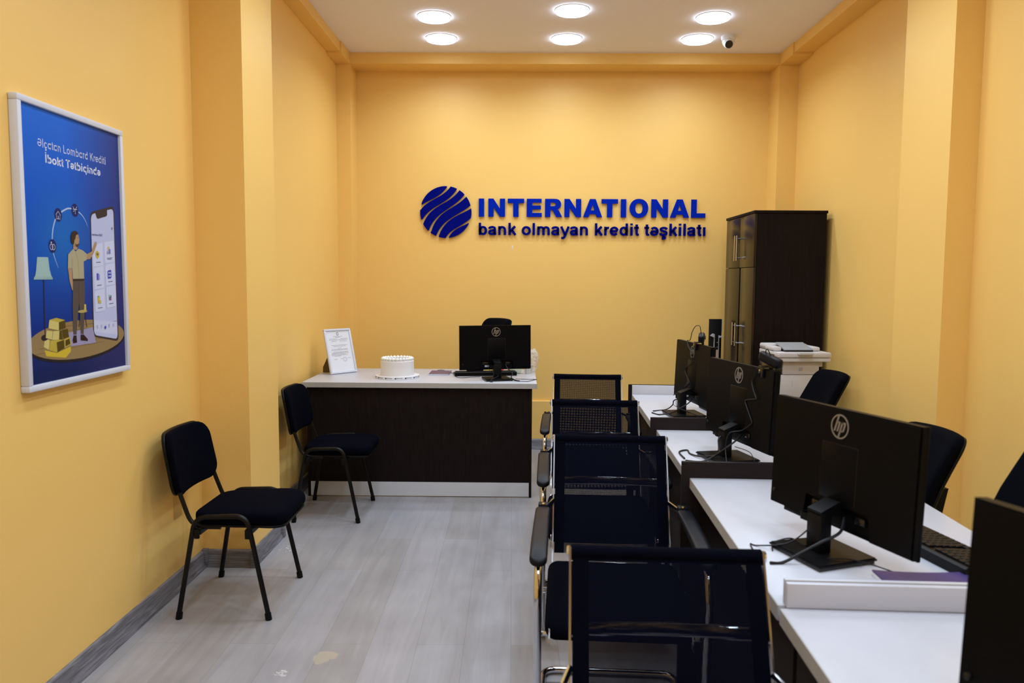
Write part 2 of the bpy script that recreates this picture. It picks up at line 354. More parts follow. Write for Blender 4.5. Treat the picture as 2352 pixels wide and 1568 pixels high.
# a plain sans drawn with strokes (em units: x height .519, capitals .716)
def _arc(cx, cy, rx, ry, a0, a1, n=14): return [(cx+rx*math.cos(math.radians(a0+(a1-a0)*k/n)), cy+ry*math.sin(math.radians(a0+(a1-a0)*k/n))) for k in range(n+1)]
def _sp(pts): return [(p.x, p.y) for p in smoothp([(a, b, 0) for a, b in pts], 5)]
CED = _sp([(.27, .01), (.26, -.06), (.34, -.08), (.34, -.14), (.27, -.17), (.18, -.16)])
_e = [_arc(.278, .259, .195, .205, -38, -352, 26), [(.085, .262), (.473, .262)]]
_s = [_sp([(.47, .37), (.41, .44), (.28, .465), (.15, .43), (.115, .37), (.17, .31), (.28, .27), (.40, .225), (.45, .15), (.40, .08), (.28, .052), (.13, .085), (.075, .16)])]
_c = [_arc(.285, .259, .195, .205, 38, 322, 22)]
SF = {'b': (.611, [[(.14, 0), (.14, .716)], _arc(.325, .259, .175, .205, 0, 360, 26)]), 'd': (.611, [[(.47, 0), (.47, .716)], _arc(.286, .259, .175, .205, 0, 360, 26)]),
      'q': (.611, [[(.47, -.20), (.47, .519)], _arc(.286, .259, .175, .205, 0, 360, 26)]), 'o': (.611, [_arc(.305, .259, .205, .205, 0, 360, 26)]),
      'n': (.611, [[(.14, 0), (.14, .519)], _arc(.305, .30, .165, .165, 170, 0, 12)+[(.47, 0)]]), 'm': (.889, [[(.14, 0), (.14, .519)], _arc(.295, .31, .150, .155, 170, 0, 12)+[(.445, 0)], _arc(.600, .31, .150, .155, 170, 0, 12)+[(.75, 0)]]),
      'r': (.389, [[(.14, 0), (.14, .519)], _arc(.33, .27, .185, .185, 170, 82, 8)]), 'k': (.556, [[(.14, 0), (.14, .716)], [(.15, .19), (.47, .519)], [(.27, .31), (.49, 0)]]),
      'l': (.278, [[(.14, 0), (.14, .716)]]), 'i': (.278, [[(.14, 0), (.14, .519)], [(.14, .60), (.14, .716)]]), 'ı': (.278, [[(.14, 0), (.14, .519)]]),
      't': (.333, [_sp([(.17, .66), (.17, .40), (.17, .16), (.20, .07), (.31, .052)]), [(.02, .463), (.30, .463)]]), 'e': (.556, _e),
      'ə': (.556, [[(.556-x, .519-y) for x, y in st] for st in _e]), 's': (.556, _s), 'ş': (.556, _s+[CED]), 'c': (.556, _c), 'ç': (.556, _c+[CED]),
      'a': (.556, [_sp([(.085, .36), (.13, .43), (.26, .465), (.39, .43), (.425, .34), (.425, .10), (.46, 0)]), _sp([(.42, .30), (.30, .275), (.16, .245), (.10, .17), (.12, .09), (.22, .052), (.34, .085), (.42, .18)])]),
      'α': (.590, [[(.45, 0), (.45, .519)], _arc(.27, .259, .175, .205, 0, 360, 26)]), 'y': (.556, [[(.055, .519), (.28, .03)], _sp([(.505, .519), (.36, .17), (.27, -.06), (.19, -.15), (.06, -.155)])]),
      'L': (.58, [[(.14, .716), (.14, .05), (.54, .05)]]), 'K': (.66, [[(.14, 0), (.14, .716)], [(.15, .26), (.56, .716)], [(.30, .42), (.60, 0)]]), 'T': (.60, [[(.30, 0), (.30, .70)], [(.02, .66), (.58, .66)]]),
      'İ': (.278, [[(.14, 0), (.14, .716)], [(.14, .79), (.14, .89)]]), 'Ə': (.72, [[(.72-x*1.29, .716-y*1.38) for x, y in st] for st in _e]), ' ': (.278, [])}
def stroke_glyphs(text, wd, ext):
    """one mesh per letter, in em units; returns [(mesh, x)], total width"""
    out = []; x = 0
    for ch in text:
        adv, sts = SF[ch]; q = MB()
        for st in sts:
            P = [V(p) for p in st]; cl = (P[0]-P[-1]).length < 1e-4; A = []; Bq = []
            if cl: P = P[:-1]
            N_ = len(P)
            for i, p in enumerate(P):
                if cl: t0 = (p-P[i-1]).normalized(); t1 = (P[(i+1) % N_]-p).normalized()
                else: t0 = (P[i]-P[i-1]).normalized() if i else (P[1]-P[0]).normalized(); t1 = (P[i+1]-P[i]).normalized() if i < N_-1 else t0
                t = (t0+t1).normalized(); n = V((-t.y, t.x)); k = wd*(.5 if abs(t.y) > .5 else .44)/max(.5, t.dot(t1)); A.append(p+n*k); Bq.append(p-n*k)
            rg = range(N_) if cl else range(N_-1)
            f = [q.bm.verts.new((*p, ext)) for p in A]; g_ = [q.bm.verts.new((*p, ext)) for p in Bq]
            f2 = [q.bm.verts.new((*p, 0)) for p in A]; g2 = [q.bm.verts.new((*p, 0)) for p in Bq]
            for i in rg:
                j = (i+1) % N_; q.bm.faces.new((f[i], g_[i], g_[j], f[j]))
                if ext: q.bm.faces.new((f[i], f[j], f2[j], f2[i])); q.bm.faces.new((g_[j], g_[i], g2[i], g2[j]))
            if ext and not cl:
                for a_, b_, c_, d_ in ((f[0], f2[0], g2[0], g_[0]), (f[-1], g_[-1], g2[-1], f2[-1])): q.bm.faces.new((a_, b_, c_, d_))
        if sts:
            me = bpy.data.meshes.new('g'); q.bm.to_mesh(me); out.append((me, x))
        q.bm.free(); x += adv
    return out, x

# ================================================================ SETTING
E0 = .25
struct(B('floor').box(XLN-E0, XRF+E0, YF-.1, D+E0, -.05, 0).build('floor', smooth=0))
struct(B('ceil').box(XLN-E0, XRF+E0, YF-.1, D+E0, H, H+.05).build('ceiling', smooth=0))
OUT = .24
struct(B('wall').prism([(XLN-OUT, YF), (XLN, YF), (XLN, YC), (XLC, YC), (XLC, YD), (XLF, YD), (XLF, YE), (XB, YE), (XB, D+.001), (XLN-OUT, D+.001)], 'z', 0, H).build('wall_left', smooth=0))
struct(B('wall').prism([(XRN+OUT, YF), (XRN, YF), (XRN, YC), (XRC, YC), (XRC, YD+.025), (XRF, YD+.025), (XRF, YE), (XRB, YE), (XRB, D+.001), (XRN+OUT, D+.001)], 'z', 0, H).build('wall_right', smooth=0))
struct(B('wall').box(XLN-OUT, XRN+OUT, D, D+.12, 0, H).build('wall_back', smooth=0))
struct(B('wall').box(XLN-OUT, XRN+OUT, YF-.12, YF, 0, H).build('wall_front', smooth=0))
# boxed-in beams under the ceiling and the low ledge of the back wall
struct(B('wall').box(XB, XRB, YE, D+.01, HB, H).build('trim_1', smooth=0))
struct(B('wall').box(XLN-.01, XB-.012, YF, 5.9, HB+.012, H).build('trim_2', smooth=0))
struct(B('wall').box(XLF-.01, XB, 5.88, YE+.01, HB-.004, H).build('trim_3', smooth=0))
struct(B('wall').box(XRB+.012, XRF+.01, YF, 5.9, HB+.012, H).build('trim_4', smooth=0))
struct(B('wall').box(XRB, XRF+.01, 5.88, YE+.01, HB-.004, H).build('trim_5', smooth=0))
struct(B('wall').box(XB, XRB, D-.022, D+.01, 0, .405, .004).build('trim_6', smooth=0))
def skirting(name, a, b, nrm):
    """a, b: ends on the wall face; nrm: direction into the room"""
    a, b, n = V((*a, 0)), V((*b, 0)), V((*nrm, 0))
    prof = [(0, 0), (.024, 0), (.024, .006), (.018, .016), (.013, .026), (.012, .072), (.010, .080), (.005, .085), (0, .086)]
    q = MB().m('base'); A = [q.bm.verts.new(a+n*u+V((0, 0, z))) for u, z in prof]; Bv = [q.bm.verts.new(b+n*u+V((0, 0, z))) for u, z in prof]
    k = len(prof); fs = [q.bm.faces.new(A), q.bm.faces.new(Bv[::-1])]+[q.bm.faces.new((A[i], Bv[i], Bv[(i+1) % k], A[(i+1) % k])) for i in range(k)]
    for p in (a, b):   # moulded corner cap
        pass
    q._fin(fs); o = q.build(name, smooth=50); struct(o); return o
g = .022
skirting('baseboard_left', (XLN, YF), (XLN, YC), (1, 0)); skirting('baseboard_left', (XLN, YC), (XLC+g, YC), (0, -1)); skirting('baseboard_left', (XLC, YC-g), (XLC, YD), (1, 0)); skirting('baseboard_left', (XLF, YD), (XLF, YE), (1, 0))
skirting('baseboard_right', (XRN, YF), (XRN, YC), (-1, 0)); skirting('baseboard_right', (XRN, YC), (XRC-g, YC), (0, -1)); skirting('baseboard_right', (XRC, YC-g), (XRC, YD), (-1, 0)); skirting('baseboard_right', (XRF, YD+.03), (XRF, YE), (-1, 0))
skirting('baseboard_back', (XB, D-.022), (XRB, D-.022), (0, -1))
for i, (x, y, sx, sy) in enumerate([(XLN, YC, 1, -1), (XLC, YC, 1, -1), (XLC, YD, 1, 1)]):
    q = B('base').box(min(x-.004, x+sx*.028), max(x-.004, x+sx*.028), min(y+.006 if sy < 0 else y-.03, y+sy*.028), max(y+.006 if sy < 0 else y+.004, y+sy*.004), 0, .089, .004)
    struct(q.build('trim_%d' % (7+i)))
tag(B('outl').box(XLN-.002, XLN+.006, 3.375, 3.45, .33, .45, .003).build('cover_plate'), 'small cover plate painted over in yellow, low on left wall behind chair', 'cover plate')

# ================================================================ CEILING LIGHTS AND DOME CAMERA
def make_light():
    t = thing('ceiling_light', '', 'light')
    B('lampr').lathe([(.0, 0), (.113, 0), (.114, -.004), (.112, -.006), (0, -.006)], n=48).build('rim', t)
    B('lamp').lathe([(0, -.0065), (.110, -.0065), (.111, -.013), (.108, -.017), (.09, -.019), (0, -.020)], n=48).build('diffuser', t)
    ld = bpy.data.lights.new('lamp_light', 'AREA'); ld.shape = 'DISK'; ld.size = .21; ld.energy = LAMP_WATTS; ld.color = LAMP_COL; ld.spread = math.radians(150)
    lo = bpy.data.objects.new('lamp_light', ld); COL.objects.link(lo); lo.parent = t; lo.location = (0, 0, -.021)
    return t
L0 = None
rown = ['farthest row', 'second row from the back wall', 'third row', 'fourth row', 'fifth row', 'sixth row', 'seventh row', 'row nearest the entrance']
for ri, y in enumerate(LAMP_ROWS):
    for ci, (x, side) in enumerate([(-.593, 'left'), (.325, 'middle'), (1.276, 'right')]):
        lab = 'lit round white ceiling light, %s one of the %s' % (side, rown[ri])
        yy = y-(.13 if (ci == 1 and ri == 1) else 0)
        if L0 is None: L0 = make_light(); L0['label'] = lab; L0['group'] = 'round ceiling lights'; L0.location = (x, yy, H)
        else: dup(L0, lab, (x, yy, H))
t = thing('security_camera', 'small white dome security camera on ceiling near right beam', 'security camera', (1.487, 5.74, H))
B('white2').lathe([(0, 0), (.052, 0), (.053, -.012), (.050, -.024), (.046, -.032), (0, -.032)], n=32).build('mount', t)
B('white2').lathe([(.043, -.030), (.044, -.042), (.036, -.062), (.02, -.072), (0, -.075)], n=32).build('housing', t)
q = B('white2').lathe([(0, 0), (.030, 0), (.033, .01), (.033, .04), (.029, .048), (.029, .044), (0, .044)], n=24, mx=Matrix.Translation((-.006, -.006, -.050)) @ Matrix.Rotation(math.radians(118), 4, 'X')); eb = q.build('eyeball', t)
B('gloss').lathe([(0, .0445), (.027, .0445), (.024, .050), (0, .051)], n=24, mx=Matrix.Translation((-.006, -.006, -.050)) @ Matrix.Rotation(math.radians(118), 4, 'X')).build('lens', eb)

# ================================================================ WALL SIGN
SG = thing('wall_sign', 'blue raised sign of striped globe emblem and two lines of lettering on yellow back wall', 'sign', (0, D, 0))
SX = Matrix.Translation((0, 0, 0)) @ Matrix.Rotation(PI/2, 4, 'X')     # (x, y) drawing -> wall plane, facing the room (-Y)
def onwall(z): return Matrix.Translation((0, -z, 0)) @ SX
ec = (-.618, 1.961); er = .2105
def bez(a, b, c, d, n=36): return [V(a)*(1-t)**3+V(b)*3*t*(1-t)**2+V(c)*3*t*t*(1-t)+V(d)*t**3 for t in [i/n for i in range(n+1)]]
gaps = [((-1.02, .12), (-.72, .50), (-.18, .50), (.16, 1.04)), ((-.96, -.50), (-.62, .36), (.12, .22), (.54, .96)), ((-.66, -.88), (-.42, .12), (.36, .06), (.84, .74)),
        ((-.36, -1.04), (-.16, -.22), (.62, -.10), (1.02, .24)), ((.02, -1.06), (.20, -.62), (.62, -.58), (1.0, -.28))]
gp = [bez(*g_) for g_ in gaps]
def off(c, s):
    o = []
    for i, p in enumerate(c):
        t = (c[min(i+1, len(c)-1)]-c[max(i-1, 0)]).normalized(); n = V((-t.y, t.x)); f = abs(i/(len(c)-1)-.5)*2
        o.append(p+n*s*(.020+.038*f**1.5))
    return o
def clip_in(c):
    o = []
    for p in c:
        if p.length <= 1: o.append(p)
    return o
def arc(a, b, n=24):
    a0, a1 = math.atan2(a.y, a.x), math.atan2(b.y, b.x)
    while a1-a0 > PI: a1 -= 2*PI
    while a1-a0 < -PI: a1 += 2*PI
    return [V((math.cos(a0+(a1-a0)*i/n), math.sin(a0+(a1-a0)*i/n))) for i in range(n+1)]
pieces = []
up_ = [clip_in(off(c, 1)) for c in gp]; dn_ = [clip_in(off(c, -1)) for c in gp]
pieces.append(up_[0]+arc(up_[0][-1], up_[0][0])[1:-1])
for i in range(4):
    a, b = dn_[i], up_[i+1]
    pieces.append(a+arc(a[-1], b[-1], 10)+b[::-1]+arc(b[0], a[0], 10))
pieces.append(dn_[4]+arc(dn_[4][-1], dn_[4][0])[1:-1])
for pc in pieces:
    pts = []
    for p in pc:
        if not pts or (p-pts[-1]).length > 1e-4: pts.append(p)
    if (pts[0]-pts[-1]).length < 1e-4: pts.pop()
    B('dblue').prism([(ec[0]+p.x*er, ec[1]+p.y*er) for p in pts], 'z', 0, .012, mx=onwall(.008)).build('emblem_stripe', SG, smooth=30)
# heavy capitals drawn on a unit cap height
def ellip(cx, cy, rx, ry, n=40, e=2.0, a0=0, a1=2*PI): return [(cx+rx*math.copysign(abs(math.cos(a0+(a1-a0)*k/n))**(2/e), math.cos(a0+(a1-a0)*k/n)), cy+ry*math.copysign(abs(math.sin(a0+(a1-a0)*k/n))**(2/e), math.sin(a0+(a1-a0)*k/n))) for k in range(n)]
GL = {'I': ([(0, 0), (.30, 0), (.30, 1), (0, 1)], []),
      'N': ([(0, 0), (.29, 0), (.29, .53), (.64, 0), (.93, 0), (.93, 1), (.64, 1), (.64, .46), (.285, 1), (0, 1)], []),
      'T': ([(.31, 0), (.61, 0), (.61, .755), (.92, .755), (.92, 1), (0, 1), (0, .755), (.31, .755)], []),
      'E': ([(0, 0), (.84, 0), (.84, .225), (.305, .225), (.305, .415), (.79, .415), (.79, .63), (.305, .63), (.305, .785), (.825, .785), (.825, 1), (0, 1)], []),
      'R': ([(0, 0), (.305, 0), (.305, .40), (.36, .40), (.42, .37), (.46, .31), (.62, 0), (.96, 0), (.79, .32), (.74, .39), (.68, .425), (.78, .47), (.86, .55), (.895, .67), (.89, .76), (.85, .86), (.78, .94), (.68, .985), (.55, 1), (0, 1)],
            [[(.305, .595), (.305, .80), (.46, .80), (.53, .79), (.575, .755), (.59, .70), (.575, .64), (.54, .607), (.46, .595)]]),
      'A': ([(0, 0), (.31, 0), (.36, .165), (.70, .165), (.75, 0), (1.065, 0), (.69, 1), (.375, 1)], [[(.432, .38), (.532, .715), (.632, .38)]]),
      'O': (ellip(.515, .5, .515, .52, 48, 2.15), [ellip(.515, .5, .205, .285, 40, 2.3)]),
      'L': ([(0, 0), (.79, 0), (.79, .245), (.305, .245), (.305, 1), (0, 1)], [])}
def glyph(outer, holes, sx, ox, oy, ext, mx, mt, parent, name='letter'):
    cu = bpy.data.curves.new('g', 'CURVE'); cu.dimensions = '2D'; cu.fill_mode = 'BOTH'; cu.extrude = ext/2
    for L_ in [outer]+holes:
        sp = cu.splines.new('POLY'); sp.points.add(len(L_)-1); sp.use_cyclic_u = True
        for i, p in enumerate(L_): sp.points[i].co = (ox+p[0]*sx, oy+p[1]*sx, 0, 1)
    o = bpy.data.objects.new('g', cu); COL.objects.link(o); dg = bpy.context.evaluated_depsgraph_get(); dg.update()
    me = bpy.data.meshes.new_from_object(o.evaluated_get(dg)); bpy.data.objects.remove(o); bpy.data.curves.remove(cu)
    return B(mt).add(me, mx).build(name, parent, smooth=30)
cap = .1475; px = .0010926; x0 = -.348-523*px
for ch, u in zip('INTERNATIONAL', [523, 595, 740, 883, 1020, 1165, 1305, 1442, 1587, 1653, 1815, 1955, 2113]):
    glyph(*GL[ch], cap, x0+u*px, 1.925, .010, onwall(.013), 'blue', SG)
gs, tw = stroke_glyphs('bank olmayan kredit təşkilatı', .148, .09)
kx = 1.855/(tw-.075-.07); kz = .1385
for gm, gx in gs:
    B('dblue').add(gm, onwall(.012) @ Matrix.Translation((-.347, 1.777, 0)) @ Matrix.Diagonal((kx, kz, .1, 1)) @ Matrix.Translation((gx-.073, 0, 0))).build('letter', SG, smooth=30, normals=False)
q = B('white2').prism([(-.076, 1.690), (-.066, 1.695), (-.067, 1.672), (-.064, 1.662), (-.071, 1.664)], 'z', 0, .0008, mx=onwall(0.0)); q.build('chip', None)
bpy.data.objects['chip']['label'] = 'tiny white patch of chipped paint under the wall sign'; bpy.data.objects['chip']['category'] = 'paint chip'; bpy.data.objects['chip'].location = (0, D, 0); bpy.data.objects['chip'].name = 'paint_chip'

# ================================================================ POSTER
PO = thing('framed_poster', 'white framed blue advertising poster of man beside giant phone on left wall', 'poster', (XLN, 2.36, 1.055))
PMX = Matrix(((0, 0, 1, 0), (1, 0, 0, 0), (0, 1, 0, 0), (0, 0, 0, 1)))      # drawing (x, y, z) -> (Y, Z, X)
W_, H_ = .622, .916; fw = .020
q = B('frame')
for (a, b, c, d) in ((0, W_, 0, fw), (0, W_, H_-fw, H_), (0, fw, fw, H_-fw), (W_-fw, W_, fw, H_-fw)): q.box(a, b, c, d, .001, .030, .003)
bmesh.ops.transform(q.bm, matrix=PMX, verts=q.bm.verts); q.build('picture_frame', PO)
bk = B('poster'); bk.poly([(fw-.002, fw-.002, .020), (W_-fw+.002, fw-.002, .020), (W_-fw+.002, H_-fw+.002, .020), (fw-.002, H_-fw+.002, .020)])
o = bk.build('printed_picture', PO, smooth=0, normals=False); o.matrix_local = PMX
def pz(z): return .0204+(z-.0204)*.22      # ink layers lie almost flush on the sheet
class Art:
    def __init__(s): s.q = MB(); s.z = .0204
    def p(s, pts, col, dz=.00025):
        s.z += dz; s.q.m(pm(col)).poly([(x, y, pz(s.z)) for x, y in pts]); return s
    def line(s, pts, wd, col):
        s.z += .00025; s.q.m(pm(col)); P = [V(p) for p in pts]; A = []; Bq = []
        for i, p in enumerate(P):
            t_ = (P[min(i+1, len(P)-1)]-P[max(i-1, 0)]).normalized(); n = V((-t_.y, t_.x)); ww = wd[i] if isinstance(wd, list) else wd
            A.append(p+n*ww/2); Bq.append(p-n*ww/2)
        for i in range(len(P)-1): s.q.poly([(*A[i], pz(s.z)), (*Bq[i], pz(s.z)), (*Bq[i+1], pz(s.z)), (*A[i+1], pz(s.z))])
        return s
    def end(s, name, parent=PO):
        o = s.q.build(name, parent, smooth=0, normals=False); o.matrix_local = PMX; return o
def circ(c, rx, ry=None, n=24): ry = ry or rx; return [(c[0]+rx*math.cos(2*PI*k/n), c[1]+ry*math.sin(2*PI*k/n)) for k in range(n)]
A_ = Art()
A_.p([(x, y-.006) for x, y in circ((.306, .142), .294, .067, 40)], (.02, .015, .02)).p(circ((.306, .145), .292, .066, 40), (.30, .20, .09))
for k in range(6): A_.line([(.05+.02*k, .115+.016*k), (.56-.02*(5-k), .125+.014*k)], .0012, (.14, .09, .04))
A_.p([(.096, .125), (.161, .110), (.242, .125), (.241, .108), (.21, .089), (.105, .104)], (.62, .45, .04))
A_.p([(.231, .172), (.381, .182), (.398, .125), (.242, .125)], (.33, .30, .48))
A_.line([(.108, .352), (.103, .175)], .005, (.03, .02, .05)); A_.p(circ((.10, .165), .018, .010), (.03, .02, .03))
A_.p([(.079, .423), (.136, .424), (.141, .385), (.148, .366), (.157, .352), (.056, .352), (.066, .366), (.071, .383)], (.34, .50, .50))
for k in range(14): A_.line([(.059+.0073*k, .361), (.058+.0074*k, .352)], .0016, (.22, .36, .38))
A_.line([(.304, .239), (.294, .187)], .003, (.02, .02, .03)); A_.line([(.333, .238), (.342, .185)], .003, (.02, .02, .03))
A_.p(circ((.319, .241), .029, .005), (.45, .36, .12)); A_.p([(.331, .266), (.342, .265), (.342, .244), (.328, .244)], (.6, .45, .08))
A_.end('lamp_and_floor_print')
A_ = Art(); A_.z = .0225     # stack of gold bars
YL, YM, DKY = (.62, .52, .18), (.50, .38, .06), (.09, .06, .01)
for f, c in [([(.101, .162), (.126, .155), (.12, .124), (.093, .135)], YL), ([(.129, .154), (.202, .151), (.205, .122), (.161, .112), (.121, .123)], YM), ([(.165, .112), (.205, .122), (.202, .150), (.163, .145)], DKY), ([(.206, .152), (.239, .158), (.246, .131), (.206, .123)], YM), ([(.212, .148), (.236, .152), (.240, .134), (.211, .127)], DKY),
             ([(.112, .188), (.144, .183), (.138, .156), (.105, .164)], YL), ([(.146, .183), (.192, .182), (.194, .151), (.139, .155)], YL), ([(.180, .182), (.193, .183), (.196, .151), (.176, .153)], DKY), ([(.196, .184), (.228, .186), (.233, .158), (.2, .154)], DKY),
             ([(.128, .221), (.179, .211), (.177, .184), (.121, .194)], YL), ([(.179, .211), (.214, .216), (.217, .19), (.177, .184)], DKY), ([(.128, .221), (.165, .226), (.214, .216), (.179, .211)], YM)]: A_.p(f, c)
A_.end('gold_bars_print')
A_ = Art(); A_.z = .0215    # phone
def rr(p0, p1, p2, p3, r):
    P = [V(p) for p in (p0, p1, p2, p3)]; o = []
    for i in range(4):
        a, b, c = P[i-1], P[i], P[(i+1) % 4]; s0 = b+(a-b).normalized()*r; s1 = b+(c-b).normalized()*r
        for k in range(7): t_ = k/6; o.append(tuple(s0*(1-t_)**2+b*2*t_*(1-t_)+s1*t_*t_))
    return o
A_.p(rr((.392, .590), (.556, .628), (.556, .117), (.383, .147), .022), (.05, .035, .035))
A_.p(rr((.397, .583), (.550, .617), (.549, .126), (.389, .153), .02), (.50, .53, .78))
A_.p([(.425, .590), (.507, .608), (.505, .589), (.499, .584), (.440, .570), (.433, .574)], (.05, .035, .035))
A_.p([(.391, .165), (.549, .142), (.549, .192), (.391, .207)], (.58, .60, .82))
for i, r_ in enumerate([.425, .342, .260]):
    for j, x_ in enumerate([.401, .478]):
        y_ = r_+.011*j*1.2
        A_.p(rr((x_, y_+.050), (x_+.066, y_+.060), (x_+.066, y_-.021), (x_, y_-.027), .006), (.60, .63, .86))
        A_.line([(x_+.018, y_-.012), (x_+.048, y_-.010)], .003, (.12, .12, .25))
    if i == 0: A_.line([(.492, .430), (.532, .433)], .0025, (.12, .12, .25))
def ic(c, cols):
    for k, (dx, dy, w2, h2, cc) in enumerate(cols): A_.p([(c[0]+dx-w2, c[1]+dy-h2), (c[0]+dx+w2, c[1]+dy-h2), (c[0]+dx+w2, c[1]+dy+h2), (c[0]+dx-w2, c[1]+dy+h2)], cc)
A_.p([(.416, .450), (.428, .456), (.442, .449), (.440, .436), (.428, .425), (.416, .437)], (.55, .42, .05)); A_.p([(.420, .444), (.428, .448), (.438, .443), (.428, .436)], (.20, .14, .05))
ic((.506, .459), [(0, .004, .006, .010, (.55, .5, .1)), (.006, -.003, .006, .009, (.15, .2, .55)), (-.007, -.008, .006, .005, (.3, .35, .5))])
ic((.427, .362), [(-.002, 0, .007, .012, (.08, .09, .5)), (.006, -.001, .005, .010, (.25, .28, .6))])
A_.p(rr((.493, .385), (.518, .388), (.518, .357), (.493, .354), .006), (.05, .06, .45)); ic((.5055, .371), [(-.005, .006, .003, .003, (.6, .63, .86)), (.005, .006, .003, .003, (.6, .63, .86)), (-.005, -.006, .003, .003, (.6, .63, .86)), (.005, -.006, .003, .003, (.6, .63, .86))])
ic((.426, .279), [(0, .004, .007, .010, (.6, .5, .05)), (.004, -.008, .009, .006, (.55, .42, .08)), (-.003, .011, .004, .003, (.1, .35, .2))])
ic((.504, .284), [(0, 0, .008, .009, (.10, .11, .25)), (-.005, .007, .006, .004, (.25, .5, .4)), (.004, -.004, .004, .003, (.5, .15, .15))])
A_.p(circ((.463, .176), .006), (.06, .08, .5))
for x_ in (.410, .437, .491, .520): A_.line([(x_-.004, .178), (x_+.004, .178)], .002, (.35, .36, .55)); A_.p(circ((x_, .185), .003), (.40, .42, .62))
A_.p(circ((.535, .543), .004, .005, 10), (.3, .3, .4))
A_.end('phone_print')
A_ = Art(); A_.z = .0205
for k, (pts, wd) in enumerate([(smoothp([(x, y, 0) for x, y in [(.191, .389), (.175, .418), (.165, .443), (.163, .476), (.168, .513), (.184, .548), (.201, .565), (.23, .581), (.263, .592), (.299, .589), (.335, .579), (.362, .557), (.376, .536)]]), None)]):
    n = len(pts); A_.line([(p.x, p.y) for p in pts], [.0006+.005*math.sin(PI*min(1, i/(n*.98)))**.7 for i in range(n)], (.42, .55, .80))
for c in [(.201, .565), (.299, .589), (.163, .461)]: A_.p(circ(c, .021, .0225), (.015, .02, .13))
WI = (.55, .60, .75)
A_.line([(.188, .565), (.201, .577), (.214, .565)], .002, WI).line([(.191, .565), (.191, .552), (.211, .552), (.211, .565)], .002, WI).line([(.201, .553), (.201, .562)], .003, WI)
A_.line([(.287, .600), (.297, .590), (.288, .583)], .002, WI).line([(.311, .602), (.299, .589), (.301, .576)], .002, WI).line([(.286, .592), (.311, .592)], .002, WI)
for c in ((.156, .458), (.168, .458)):
    A_.line([(c[0]+.008*math.cos(a), c[1]+.009*math.sin(a)) for a in [k*PI/8 for k in range(17)]], .002, WI)
A_.p([(.152, .472), (.156, .476), (.160, .472), (.156, .468)], WI)
A_.end('icon_ring_print')
A_ = Art(); A_.z = .0245    # standing man
SK, SH, TR = (.42, .26, .15), (.42, .37, .24), (.10, .075, .065)
A_.p([(.243, .39), (.266, .39), (.267, .355), (.271, .32), (.263, .315), (.25, .346)], SK).p([(.28, .473), (.304, .47), (.303, .454), (.279, .453)], SK)
A_.p([(.269, .353), (.337, .354), (.34, .319), (.328, .212), (.321, .162), (.303, .163), (.303, .222), (.301, .276), (.287, .214), (.278, .163), (.259, .164), (.261, .259)], TR).line([(.302, .34), (.301, .276)], .002, (.05, .04, .035))
A_.p([(.253, .144), (.26, .161), (.277, .160), (.279, .135), (.257, .134)], (.03, .015, .01)).p([(.302, .160), (.321, .160), (.346, .141), (.345, .135), (.301, .141)], (.03, .015, .01))
A_.p([(.358, .44), (.39, .451), (.408, .478), (.418, .488), (.425, .486), (.426, .477), (.405, .447), (.381, .425), (.35, .422)], SK)
A_.p([(.247, .437), (.277, .456), (.291, .448), (.311, .458), (.335, .453), (.362, .441), (.356, .42), (.338, .415), (.337, .354), (.269, .351), (.267, .39), (.242, .39)], SH).line([(.291, .448), (.304, .415), (.305, .356)], .0015, (.26, .22, .13)).line([(.266, .39), (.270, .425)], .0015, (.26, .22, .13))
A_.p([(.269, .354), (.337, .355), (.336, .348), (.269, .347)], (.04, .025, .02))
A_.p([(.286, .512), (.303, .513), (.312, .505), (.314, .495), (.318, .489), (.314, .485), (.314, .474), (.304, .464), (.293, .466), (.282, .473)], SK).p([(.314, .478), (.314, .472), (.304, .463), (.293, .466), (.290, .476), (.300, .472)], (.08, .05, .04))
A_.p([(.273, .473), (.267, .480), (.266, .500), (.275, .514), (.290, .519), (.304, .517), (.311, .508), (.297, .504), (.292, .490), (.287, .488), (.284, .475)], (.045, .025, .02)).line([(.304, .495), (.311, .495)], .0015, (.05, .03, .02))
A_.end('man_print')
def ptext(body, x0, x1, y, h, off, col, z=.0275, name='lettering'):
    me, a, b, c, d = text_mesh(body, 1, off); s = (x1-x0)/(b-a); sy = h/.72
    q = MB().m(pm(col)).add(me, Matrix.Translation((x0, y, pz(z))) @ Matrix.Diagonal((s, sy, 1, 1)) @ Matrix.Translation((-a, 0, 0)))
    o = q.build(name, PO, smooth=0, normals=False); o.matrix_local = PMX; return o
def pstroke(text, x0, x1, y, em, wd, col, z):
    gs, tw = stroke_glyphs(text, wd, 0); q = MB().m(pm(col)); k = (x1-x0)/(tw-.14)
    for gm, gx in gs: q.add(gm, Matrix.Translation((x0, y, pz(z))) @ Matrix.Diagonal((k, em, 1, 1)) @ Matrix.Translation((gx-.07, 0, 0)))
    o = q.build('lettering', PO, smooth=0, normals=False); o.matrix_local = PMX
pstroke('Əlçαtαn Lombαrd Krediti', .106, .509, .773, .038, .080, (.72, .76, .98), .0214)
pstroke('İbokt Tətbiqində', .144, .468, .727, .038, .130, (.76, .79, 1.0), .0214)
ptext('International BOKT', .399, .468, .509, .008, .01, (.06, .06, .2), .0245, 'small_lettering')

